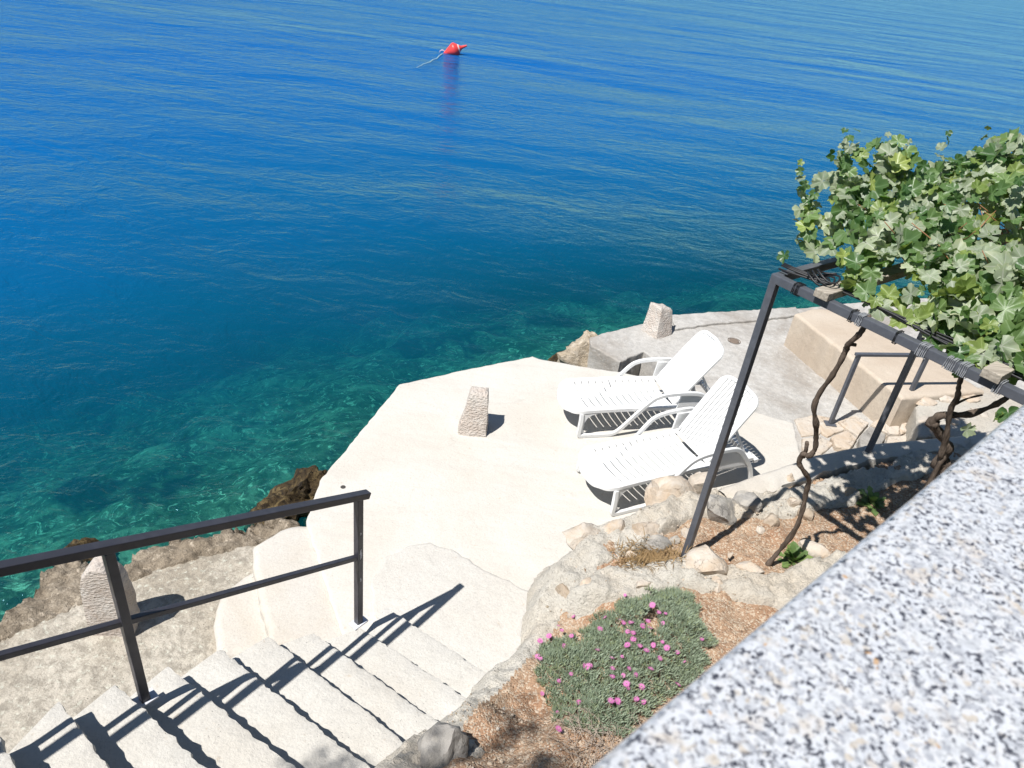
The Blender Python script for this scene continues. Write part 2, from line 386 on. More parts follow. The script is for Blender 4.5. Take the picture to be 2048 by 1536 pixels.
def leaf_mat(name, a, b, tr, rough=.42, sc=9, vein=False):
    t = NT(name); info = t.N('ShaderNodeObjectInfo')
    col = t.mix(t.noise(sc, 3, .6), a, b)
    if vein:
        lc = t.N('ShaderNodeAttribute', attribute_name='leafco').outputs['Vector']; sp_ = t.N('ShaderNodeSeparateXYZ'); t.L(lc, sp_.inputs[0])
        an = t.math('ARCTAN2', sp_.outputs[1], sp_.outputs[0]); fr_ = t.math('ABSOLUTE', t.math('SUBTRACT', t.math('FRACT', t.math('ADD', t.math('DIVIDE', an, .96), .5)), .5))
        rr = t.math('SQRT', t.math('ADD', t.math('MULTIPLY', sp_.outputs[0], sp_.outputs[0]), t.math('MULTIPLY', sp_.outputs[1], sp_.outputs[1])))
        col = t.mix(t.ramp(t.math('MULTIPLY', fr_, rr), [(.0, .75), (.035, 0)]), col, tuple(min(.5, x * 1.5 + .06) for x in b))
        col = t.mix(t.ramp(rr, [(.55, 0), (1.0, .35)]), col, (b[0] * 1.15, b[1] * 1.0, b[2] * .6))
    hs = t.N('ShaderNodeHueSaturation'); t.L(col, hs.inputs['Color'])
    t.L(t.math('ADD', t.math('MULTIPLY', info.outputs['Random'], .5), .75), hs.inputs['Value'])
    t.L(t.math('ADD', t.math('MULTIPLY', info.outputs['Random'], -.03), .513), hs.inputs['Hue'])
    t.fin(hs.outputs[0], rough, t.bump(t.noise(sc * 6, 3, .6), .35, .004), .5)
    tl = t.N('ShaderNodeBsdfTranslucent'); tl.inputs[0].default_value = (*tr, 1)
    mx = t.N('ShaderNodeMixShader'); mx.inputs[0].default_value = .34
    t.L(t.b.outputs[0], mx.inputs[1]); t.L(tl.outputs[0], mx.inputs[2]); t.L(mx.outputs[0], t.out.inputs[0])
    return t.m
M['leaf1'] = leaf_mat('vine_leaf_mid_green', (.09, .165, .05), (.13, .21, .075), (.16, .34, .04), vein=True)
M['leaf2'] = leaf_mat('vine_leaf_pale_grey_green', (.24, .30, .18), (.32, .37, .25), (.24, .36, .1), .5, vein=True)
M['leaf3'] = leaf_mat('vine_leaf_young_yellow_green', (.17, .25, .055), (.22, .28, .08), (.30, .42, .06), vein=True)
M['leaf4'] = leaf_mat('vine_leaf_deep_green', (.045, .105, .03), (.07, .14, .04), (.10, .26, .03), .38, vein=True)
M['ice'] = leaf_mat('ice_plant_grey_green', (.33, .41, .28), (.43, .50, .37), (.3, .42, .22), .55, 30)
M['ice2'] = leaf_mat('ice_plant_shoot_green', (.38, .45, .25), (.42, .47, .28), (.35, .45, .2), .5, 30)
M['weed'] = leaf_mat('weed_leaf_green', (.14, .22, .07), (.19, .27, .09), (.18, .34, .05), .5, 20)
def petal():
    t = NT('magenta_petal'); t.fin((.62, .20, .45), .6)
    tl = t.N('ShaderNodeBsdfTranslucent'); tl.inputs[0].default_value = (.75, .16, .5, 1); mx = t.N('ShaderNodeMixShader'); mx.inputs[0].default_value = .3
    t.L(t.b.outputs[0], mx.inputs[1]); t.L(tl.outputs[0], mx.inputs[2]); t.L(mx.outputs[0], t.out.inputs[0]); return t.m
M['petal'] = petal(); M['fcenter'] = NT('pale_flower_centre').fin((.75, .62, .55), .7)
M['straw'] = leaf_mat('dry_straw', (.42, .29, .15), (.33, .20, .09), (.3, .2, .1), .8, 25)
M['twig'] = NT('grey_dry_twig').fin((.33, .27, .22), .9)
M['buoy'] = NT('faded_red_buoy').fin((.70, .055, .05), .4)
M['buoyw'] = NT('buoy_white_collar').fin((.72, .55, .52), .5)
M['rope'] = NT('pale_rope').fin((.50, .72, .74), .7)
M['iron'] = NT('rusty_iron_lid').fin((.17, .13, .10), .8)
M['dark'] = NT('painted_hole_shade').fin((.05, .045, .04), .9)
def granite():
    t = NT('speckled_granite')
    wc = t.N('ShaderNodeVectorMath', operation='ADD'); t.L(t.pos(), wc.inputs[0])
    wn_ = t.N('ShaderNodeVectorMath', operation='SCALE'); wn_.inputs['Scale'].default_value = .004; t.L(t.noise(260, 3, .6, out='Color'), wn_.inputs[0]); t.L(wn_.outputs[0], wc.inputs[1]); co = wc.outputs[0]
    cell = t.voro(260, co=co, out='Color')
    col = t.ramp(cell, [(.0, (.40, .41, .43)), (.26, (.48, .49, .505)), (.48, (.31, .32, .345)), (.62, (.51, .51, .52)), (.80, (.43, .39, .34)), (.90, (.38, .39, .42))], 'CONSTANT')
    big = t.ramp(t.noise(60, 4, .65, co, .5), [(.44, 0), (.6, .75)])
    col = t.mix(big, col, (.50, .515, .545))
    beige = t.ramp(t.noise(42, 3, .6, co), [(.58, 0), (.68, .6)]); col = t.mix(beige, col, (.46, .395, .32))
    d1 = t.ramp(t.noise(250, 3, .62, co, .3), [(.525, 0), (.565, 1)]); clump = t.ramp(t.noise(60, 3, .6, co), [(.40, .15), (.56, 1)])
    col = t.mix(t.math('MULTIPLY', d1, clump), col, (.045, .047, .06))
    d2 = t.ramp(t.noise(190, 4, .65, co, .4), [(.60, 0), (.66, .85)]); col = t.mix(d2, col, (.12, .125, .145))
    rust = t.ramp(t.noise(90, 2, .5), [(.735, 0), (.76, .8)]); col = t.mix(rust, col, (.40, .23, .09))
    return t.fin(col, t.ramp(d1, [(0, .30), (1, .18)]), t.bump(t.noise(300, 3, .6), .08, .001), .4)
M['granite'] = granite()

# ------------------------------------------------------------------ sea, sea bed
SEA = -0.9
shore = [(-60, -40), (-14, -3.5), (-4.6, 3.0), (-3.75, 3.6), (-3.05, 4.35), (-2.35, 5.0), (-1.75, 5.3), (-1.2, 6.45), (.15, 7.45), (.8, 8.4), (1.6, 9.3), (4.2, 10.8), (11, 14.5), (60, 40)]
landpoly = shore + [(60, -80), (-60, -80)]
def sea_depth(X, Y):
    d = polydist(X, Y, shore); d = np.where(inside(X, Y, landpoly), -d, d)
    dep = .40 + .28 * d + .016 * np.clip(d, 0, 40) ** 2
    dep = np.where(d < 0, .45 + d * .5, dep)
    return np.minimum(dep, 16), d
def seabed_mat():
    t = NT('sea_bed')
    wv = t.N('ShaderNodeVectorMath', operation='ADD'); t.L(t.pos(), wv.inputs[0])
    ws = t.N('ShaderNodeVectorMath', operation='SCALE'); ws.inputs['Scale'].default_value = .35; t.L(t.noise(2.2, 3, .6, out='Color'), ws.inputs[0]); t.L(ws.outputs[0], wv.inputs[1]); co = wv.outputs[0]
    col = t.mix(t.ramp(t.noise(1.1, 6, .68, co, .6), [(.36, 0), (.66, 1)]), (.06, .09, .06), (.42, .46, .34))
    col = t.mix(t.ramp(t.noise(3.2, 5, .65, co, 1.0), [(.42, .85), (.58, 0)]), col, (.05, .075, .05))
    col = t.mix(t.ramp(t.noise(4.5, 4, .7, co, 2.5), [(.56, 0), (.66, .9)]), col, (.74, .78, .62))  # pale wavy patches: light stones plus caustic light painted into the colour
    weed = t.ramp(t.noise(.30, 5, .62, None, .7), [(.52, 0), (.58, 1)])
    col = t.mix(t.math('MULTIPLY', weed, .92), col, (.012, .02, .03))
    return t.fin(col, .9, t.bump(t.noise(6, 5, .7), .8, .08), .1)
M['bed'] = seabed_mat()
xs = np.concatenate([np.linspace(-60, -16, 30), np.arange(-15.8, 16, .22), np.linspace(16.5, 60, 30)])
ys = np.concatenate([np.arange(-4, 24, .22), np.linspace(24.5, 80, 50)])
X, Y = np.meshgrid(xs, ys); dep, dist = sea_depth(X, Y)
Z = SEA - dep + fbm(X, Y, .9, 4, 3) * np.clip(.25 + dist * .06, .2, .9)
Z = np.minimum(Z, SEA - .08 + np.where(dist < -.2, 0, 0))
bed, _ = grid_mesh('seabed', X, Y, Z, (dist > -1.6), M['bed'])
tag(bed, 'sea bed of pale stones, painted caustic streaks and dark weed under the water', kind='structure')

def water_mat():
    t = NT('sea_water'); t.n.remove(t.b)
    at_ = t.N('ShaderNodeAttribute', attribute_name='depth').outputs['Fac']
    # waves: long crests lying roughly across the view, ripples on them
    def co(rot, sx, sy):
        mp = t.N('ShaderNodeMapping'); mp.inputs['Rotation'].default_value = (0, 0, R(rot)); mp.inputs['Scale'].default_value = (sx, sy, 1); t.L(t.pos(), mp.inputs['Vector']); return mp.outputs[0]
    h1 = t.noise(1, 3, .55, co(14, .22, .5), .4)
    h2 = t.noise(1, 4, .62, co(-9, 1.3, 1.9), .8)
    h3 = t.noise(1, 4, .65, co(24, 4.5, 7.5), .6)
    gust = t.ramp(t.noise(1, 4, .6, co(12, .045, .13)), [(.32, .45), (.68, 1.15)])
    h0 = t.noise(1, 2, .5, co(17, .055, .15), .3)
    n = t.bump(h0, 1.0, .75); n = t.bump(h1, 1.0, .16, n); n = t.bump(t.math('MULTIPLY', h2, gust), 1.0, .078, n); n = t.bump(t.math('MULTIPLY', h3, gust), 1.0, .022, n)
    body = t.ramp(t.math('DIVIDE', at_, 14.0), [(.0, (.001, .085, .090)), (.05, (.001, .088, .125)), (.10, (.001, .092, .175)), (.18, (.001, .091, .222)), (.40, (.001, .088, .265)), (1, (.002, .088, .30))])
    dif = t.N('ShaderNodeBsdfDiffuse'); t.L(body, dif.inputs[0]); t.L(n, dif.inputs['Normal'])
    tr = t.N('ShaderNodeBsdfTransparent'); t.L(t.ramp(t.math('DIVIDE', at_, 6.0), [(0, (.62, .93, .86)), (.16, (.30, .84, .80)), (1, (.02, .56, .74))]), tr.inputs[0])
    op = t.math('SUBTRACT', 1.0, t.math('POWER', 2.718, t.math('MULTIPLY', at_, -.58)), True)
    m1 = t.N('ShaderNodeMixShader'); t.L(op, m1.inputs[0]); t.L(tr.outputs[0], m1.inputs[1]); t.L(dif.outputs[0], m1.inputs[2])
    fr = t.N('ShaderNodeFresnel'); fr.inputs['IOR'].default_value = 1.33; t.L(n, fr.inputs['Normal'])
    gl = t.N('ShaderNodeBsdfGlossy'); gl.inputs['Roughness'].default_value = .12; gl.inputs['Color'].default_value = (.40, .79, 1, 1); t.L(n, gl.inputs['Normal'])
    m2 = t.N('ShaderNodeMixShader'); t.L(fr.outputs[0], m2.inputs[0]); t.L(m1.outputs[0], m2.inputs[1]); t.L(gl.outputs[0], m2.inputs[2])
    t.L(m2.outputs[0], t.out.inputs[0]); return t.m
M['water'] = water_mat()
xs = np.concatenate([[-9000, -2500, -700, -200], np.linspace(-60, -16, 40), np.arange(-15.5, 16, .3), np.linspace(16.5, 60, 40), [200, 700, 2500, 9000]])
ys = np.concatenate([np.arange(-4, 24, .3), np.linspace(24.5, 80, 60), [120, 200, 400, 900, 2500, 6000, 14000]])
X, Y = np.meshgrid(xs, ys); dep, dist = sea_depth(X, Y)
Z = np.full(X.shape, SEA)
sea, used = grid_mesh('sea', X, Y, Z, dist > -1.4, M['water'])
at_ = sea.data.attributes.new('depth', 'FLOAT', 'POINT')
at_.data.foreach_set('value', np.clip(dep + fbm(X, Y, .12, 3, 9) * np.clip(dist * .12, 0, 2.5), .05, 20)[used].astype(np.float32))
tag(sea, 'deep blue sea turning teal by the shore', kind='structure')

# ------------------------------------------------------------------ terrace, platforms
P2 = lambda x, y, z: at(x, y, z).to_2d()
terr = [P2(*q, 0) for q in ((617, 1062), (612, 1040), (640, 960), (720, 863), (798, 768), (930, 739), (1065, 712), (1078, 717), (1150, 730), (1250, 745), (1360, 772), (1507, 822), (1588, 845), (1600, 905))]
terr += [Vector((3.2, 5.9)), Vector((3.4, 3.6)), Vector((1.2, 1.4)), Vector((-.9, 2.2))] + [P2(690, 1290, 0), P2(672, 1232, 0)]
ter = rough_slab('terrace', terr, 0, -1.5, M['terrace'], jit=.008, edge=.02, seed=3)
tag(ter, 'cream concrete sun terrace above the sea', kind='structure')
pad = [P2(*q, .022) for q in ((745, 1235), (742, 1160), (775, 1112), (815, 1090), (860, 1084), (905, 1098), (960, 1132), (1030, 1166), (1100, 1204), (1120, 1240), (1080, 1310), (1000, 1370), (930, 1400), (800, 1330))]
po = rough_slab('concrete_pad', pad, .022, -.05, M['pad'], ter, jit=.012, edge=.02, seed=5)
# side apron of smoothed plaster between terrace and lower platform
ap1 = [P2(*q, -.05) for q in ((640, 1050), (597, 1050), (560, 1062), (528, 1078), (504, 1094), (507, 1145), (520, 1200), (540, 1290), (760, 1300), (740, 1235), (700, 1130), (660, 1056))]
rough_slab('plaster_apron', ap1, -.035, -1.2, M['plaster'], ter, seg=.06, jit=.012, edge=.05, seed=8)
ap2 = [P2(*q, -.15) for q in ((512, 1138), (486, 1150), (460, 1168), (440, 1192), (429, 1216), (428, 1245), (434, 1310), (560, 1310), (560, 1200))]
rough_slab('plaster_apron', ap2, -.15, -1.2, M['plaster'], ter, seg=.06, jit=.012, edge=.055, seed=9)
hole = MB(); hp = at(686, 974, .002); hole.add([(hp.x + .022 * math.cos(a), hp.y + .022 * math.sin(a), .003) for a in np.linspace(0, 6.28, 13)[:-1]] , [list(range(12))]); hole.build('drain_hole', M['dark'], ter)  # flat dark disc on the surface, painted as the shade inside a hole

# left platform, lower
LZ = -.3
plat = [P2(*q, LZ) for q in ((-260, 1395), (-60, 1300), (40, 1258), (115, 1222), (190, 1188), (250, 1160), (330, 1128), (400, 1108), (470, 1092), (540, 1075), (600, 1060))] + [Vector((-1.2, 3.6)), Vector((-.9, 2.4)), Vector((-2.6, 1.0)), Vector((-4.4, 1.2))]
lp = rough_slab('platform', plat, LZ, -1.3, M['paleconc'], jit=.02, edge=.03, seg=.06, seed=12)
tag(lp, 'lower platform of rough pale concrete below the stairs', kind='structure')
# rocky shore strip: heightfield that breaks off unevenly into the water
shoreline = [P2(*q, LZ - .05) for q in ((-300, 1330), (-60, 1262), (0, 1238), (40, 1204), (75, 1172), (110, 1138), (150, 1122), (200, 1128), (255, 1132), (300, 1112), (345, 1092), (400, 1076), (440, 1060), (500, 1046), (545, 1056), (600, 1052))]
sp = [tuple(p) for p in shoreline] + [(-1.3, 3.8), (-.9, 2.4), (-2.6, .6), (-5.2, .6)]
xs = np.arange(-5.4, -.9, .022); ys = np.arange(.6, 5.6, .022); X, Y = np.meshgrid(xs, ys)
d = polydist(X, Y, sp, True); d = np.where(inside(X, Y, sp), d, -d) + fbm(X, Y, 3.2, 5, 21, .6) * .22
Z = LZ - .015 + np.clip(.03 - .02 * d, -.02, .03) * 0 + (fbm(X, Y, 4, 5, 5, .65) * .11 + np.abs(fbm(X, Y, 11, 3, 15)) * .07) * np.exp(-np.clip(d, 0, 2) * 1.0) + .015
Z = np.where(d < .03, Z - (np.clip(.03 - d, 0, 1) * 3.4) * (1 + .6 * fbm(X, Y, 6, 3, 4)), Z)
inpl = inside(X, Y, [tuple(p) for p in plat]); dpl = polydist(X, Y, [tuple(p) for p in plat], True)
Z = np.where(inpl & (dpl > .05), np.minimum(Z, LZ - .03), Z)
rs, _ = grid_mesh('rocky_shore', X, Y, Z, (d > -.45) & ~(inpl & (dpl > .3)), M['roughconc'])
tag(rs, 'rough tan rock and broken concrete along the water below the stairs', kind='structure')

# right platform
RZ = -.15
rp = [P2(*q, RZ) for q in ((1183, 692), (1180, 674), (1215, 664), (1290, 646), (1340, 633), (1410, 628), (1500, 623), (1592, 617), (1700, 606), (1900, 592))] + [Vector((9, 9.5)), Vector((5.2, 5.2)), Vector((2.3, 5.6))]
rp += [P2(*q, RZ) for q in ((1420, 800), (1352, 752), (1288, 702), (1240, 723))]
rpo = rough_slab('platform', rp, RZ, -1.4, M['greyconc'], jit=.012, edge=.018, seed=31)
tag(rpo, 'stained grey concrete platform behind the loungers', kind='structure')
nt_ = [P2(*q, RZ) for q in ((1230, 730), (1292, 695), (1440, 800), (1330, 830))]
rough_slab('notch_floor', nt_, -.62, -1.4, M['roughconc'], rpo, seed=32)
rim = [P2(*q, RZ) for q in ((1342, 634), (1410, 629), (1500, 624), (1590, 618), (1600, 634), (1500, 645), (1420, 652), (1350, 662))]
rough_slab('edge_rim', rim, RZ + .035, RZ - .1, M['greyconc'], rpo, jit=.015, edge=.012, seed=33)
lid = MB(); c0 = at(1468, 682, RZ + .004)
for r0, r1, z0, z1 in ((0, .06, .008, .008), (.06, .065, .008, .003), (.075, .085, .006, .006)):
    A = np.linspace(0, 2 * math.pi, 25)[:-1]
    vs = [(c0.x + r0 * math.cos(a), c0.y + r0 * math.sin(a), c0.z + z0) for a in A] + [(c0.x + r1 * math.cos(a), c0.y + r1 * math.sin(a), c0.z + z1) for a in A]
    lid.add(vs, [(i, (i + 1) % 24, 24 + (i + 1) % 24, 24 + i) for i in range(24)])
lid.build('drain_cover', M['iron'], rpo)

# ------------------------------------------------------------------ staircase
stair_defs = [  # nosing line left px, right px, tread height
    ((772, 1213), (985, 1353), .10), ((722, 1256), (940, 1400), .20), ((628, 1265), (885, 1451), .32), ((537, 1272), (838, 1506), .44),
    ((440, 1298), (760, 1552), .57), ((336, 1331), (640, 1575), .72), ((231, 1367), (470, 1590), .88), ((116, 1402), (270, 1600), 1.05), ((-8, 1462), (60, 1600), 1.22), ((-150, 1530), (-90, 1640), 1.40)]
st = empty('staircase', at(750, 1380, 0)); tag(st, 'pale concrete stairs leading down to the sun terrace', 'stairs')
nos = [(at(*a, z), at(*b, z), z) for a, b, z in stair_defs]
for i in range(len(nos) - 1):
    a, b, z = nos[i]; a2, b2, z2 = nos[i + 1]
    ext = (b - a).normalized() * (.14 if i > 2 else .05)
    back = (a2 - a).to_2d().normalized().to_3d() * .1
    rn = random.Random(40 + i); mb = MB()
    A = a.copy(); B = b + ext; C = b2 + ext + back; D = a2 + back
    k = int((B - A).length / .022); front = []
    up = Vector((0, 0, 1)); nr = (B - A).cross(up).normalized()
    if nr.dot((a - a2)) < 0: nr = -nr
    for e in range(k + 1):
        p = A.lerp(B, e / k); w = mnoise.noise(p * 5 + Vector((i * 3, 0, 0))) * .007 + mnoise.noise(p * 22) * .008 + mnoise.noise(p * 55) * .010
        front.append((p + nr * w, mnoise.noise(p * 30 + Vector((0, 0, 3))) * .006))
    n = len(front); vs = []
    m3 = 5
    for e, (p, dz) in enumerate(front):       # rows from nosing to back
        q = (D.lerp(C, e / (n - 1)))
        for j in range(m3):
            f = (0, .05, .3, .65, 1)[j]; r_ = p.lerp(q, f); vs.append((r_.x, r_.y, z + (dz - .006 if j == 0 else mnoise.noise(r_ * 3.1) * .006)))
    fs = [(e * m3 + j, e * m3 + j + 1, (e + 1) * m3 + j + 1, (e + 1) * m3 + j) for e in range(n - 1) for j in range(m3 - 1)]
    b0 = len(vs)
    for e, (p, dz) in enumerate(front):
        for kk, (dn, dzz) in enumerate(((.004 + rn.uniform(-.004, .006), -.03), (-.012 + rn.uniform(-.004, .004), -.09), (-.02, -(z + .35)))):
            vs.append((p.x + nr.x * dn, p.y + nr.y * dn, z + dzz))
    for e in range(n - 1):
        fs.append((e * m3, (e + 1) * m3, b0 + (e + 1) * 3, b0 + e * 3))
        for kk in (0, 1): fs.append((b0 + e * 3 + kk, b0 + (e + 1) * 3 + kk, b0 + (e + 1) * 3 + kk + 1, b0 + e * 3 + kk + 1))
    # left and right cheeks
    for e, s_ in ((0, 1), (n - 1, -1)):
        b1 = len(vs); row = [e * m3 + j for j in range(m3)]
        for j in range(m3): vs.append((vs[row[j]][0], vs[row[j]][1], -.35))
        for j in range(m3 - 1): fs.append((row[j], row[j + 1], b1 + j + 1, b1 + j))
    mb.add(vs, fs); mb.build('step', M['step'], st, auto=40)

# ------------------------------------------------------------------ railing on the stairs
b1 = at(717, 1246, .2); b2 = at(290, 1400, .78); t1 = above(b1, 717, 992); t2 = above(b2, 222, 1092)
d12 = (t1 - t2); rl = empty('stair_railing', b1); tag(rl, 'dark painted steel handrail beside the concrete stairs', 'railing')
b3 = b2 + (b2 - b1); t3 = t2 + (t2 - t1)
for (bb, tt) in ((b1, t1), (b2, t2), (b3, t3)):
    mb = MB(); yaw = (d12.x, d12.y, 0)
    mb.bar(bb - Vector((0, 0, .02)), tt - Vector((0, 0, .02)), .042, .042, up=yaw); po_ = mb.build('post', M['steel'], rl)
    mp_ = MB(); ax = Vector((d12.x, d12.y, 0)).normalized(); mp_.box(bb + Vector((0, 0, .006)), (.11, .07, .012), Matrix((ax, Vector((-ax.y, ax.x, 0)), Vector((0, 0, 1)))).transposed(), bev=.003)
    mp_.build('base_plate', M['galv'], rl)
    if (bb - b1).length < 1e-6:
        n_ = Vector((ax.y, -ax.x, 0)); pc = above(b1, 717, 1105) + n_ * .0225
        for dz_, w_, h_ in ((0, .009, .045), (-.22, .005, .02), (.17, .004, .014)):
            sc = MB(); q_ = pc + Vector((0, 0, dz_)); ring_ = [q_ + ax * a_ * w_ + Vector((0, 0, b_ * h_)) for a_, b_ in ((-.6, -1), (.5, -.7), (1, .1), (.3, .5), (.5, 1), (-.4, .8), (-1, .2), (-.4, -.2))]
            sc.add(ring_, [list(range(8))]); sc.build('paint_chip', M['galv'], rl)
mb = MB(); mb.bar(t3, t1 + d12.normalized() * .075, .048, .042); mb.build('top_rail', M['steel'], rl)
m1_ = above(b1, 717, 1114); m2_ = above(b2, 250, 1243); mb = MB(); m3_ = m2_ + (m2_ - m1_); mb.bar(m3_, m2_, .03, .03); mb.bar(m2_, m1_, .03, .03); mb.build('mid_rail', M['steel'], rl)
for q in (m1_, m2_):
    wd = MB(); wd.box(q + Vector((-.022, -.004, .008)), (.012, .03, .014), bev=.004); wd.build('weld_bead', M['galv'], rl)

# ------------------------------------------------------------------ standing stones
def hewn(name, label, base, wb, wt, db, dt, h, rz, lean=(0, 0), rnd=.0, seed=0, skew=0):
    o = empty(name, base); tag(o, label, 'stone', 'hewn standing stones'); mb = MB()
    nu, nv, nw = 9, 7, 12; vs = {}; idx = {}; L = []
    def P(u, v, w):
        W = wb + (wt - wb) * w; D = db + (dt - db) * w
        top = 0
        if rnd: top = -rnd * (2 * abs(u - .5)) ** 2.2 * (w ** 3)
        x = (u - .5) * W + lean[0] * w; y = (v - .5) * D + lean[1] * w; z = h * w + top * h + skew * (u - .5) * w
        p = Vector((x, y, z)); q = p * 1.0 + Vector((seed, seed * 2, 0))
        e = sum(1 for t_ in (u, v) if t_ in (0., 1.)) + (1 if w == 1. else 0)
        s_ = .985 if e < 2 else .94
        p = Vector((lean[0] * w + (x - lean[0] * w) * s_, lean[1] * w + (y - lean[1] * w) * s_, z - (.012 if e >= 2 and w == 1. else 0)))
        k = mnoise.fractal(q * 6, 1, 2, 3) * .014 + mnoise.noise(q * 28) * .006
        dv = Vector((x - lean[0] * w, y - lean[1] * w, .3 * (w - .3))).normalized()
        return base + Matrix.Rotation(rz, 3, 'Z') @ (p + dv * k)
    def vid(i, j, k):
        key = (i, j, k)
        if key not in idx: idx[key] = len(L); L.append(P(i / nu, j / nv, k / nw))
        return idx[key]
    fs = []
    for k in range(nw):
        for i in range(nu):
            fs.append((vid(i, 0, k), vid(i + 1, 0, k), vid(i + 1, 0, k + 1), vid(i, 0, k + 1))); fs.append((vid(i, nv, k), vid(i, nv, k + 1), vid(i + 1, nv, k + 1), vid(i + 1, nv, k)))
        for j in range(nv):
            fs.append((vid(0, j, k), vid(0, j, k + 1), vid(0, j + 1, k + 1), vid(0, j + 1, k))); fs.append((vid(nu, j, k), vid(nu, j + 1, k), vid(nu, j + 1, k + 1), vid(nu, j, k + 1)))
    for i in range(nu):
        for j in range(nv): fs.append((vid(i, j, nw), vid(i + 1, j, nw), vid(i + 1, j + 1, nw), vid(i, j + 1, nw)))
    mb.add(L, fs); mb.build('stone_block', M['chisel'], o, auto=38); return o
hewn('standing_stone', 'rounded white hewn stone standing on the lower platform behind the handrail post', at(226, 1268, LZ - .02) + Vector((0, .05, 0)), .30, .26, .18, .15, .66, R(4), rnd=.24, seed=2)
hewn('standing_stone', 'tapering hewn stone standing alone in the open middle of the sun terrace', at(937, 868, -.01) + Vector((.03, .08, 0)), .29, .17, .26, .15, .43, R(3), lean=(.03, .05), seed=5)
hewn('standing_stone', 'blunt leaning hewn stone at the edge of the grey platform beyond the loungers', at(1311, 676, RZ - .01) + Vector((.02, .14, 0)), .3, .23, .30, .2, .36, R(40), lean=(.06, .06), seed=9, skew=-.06)

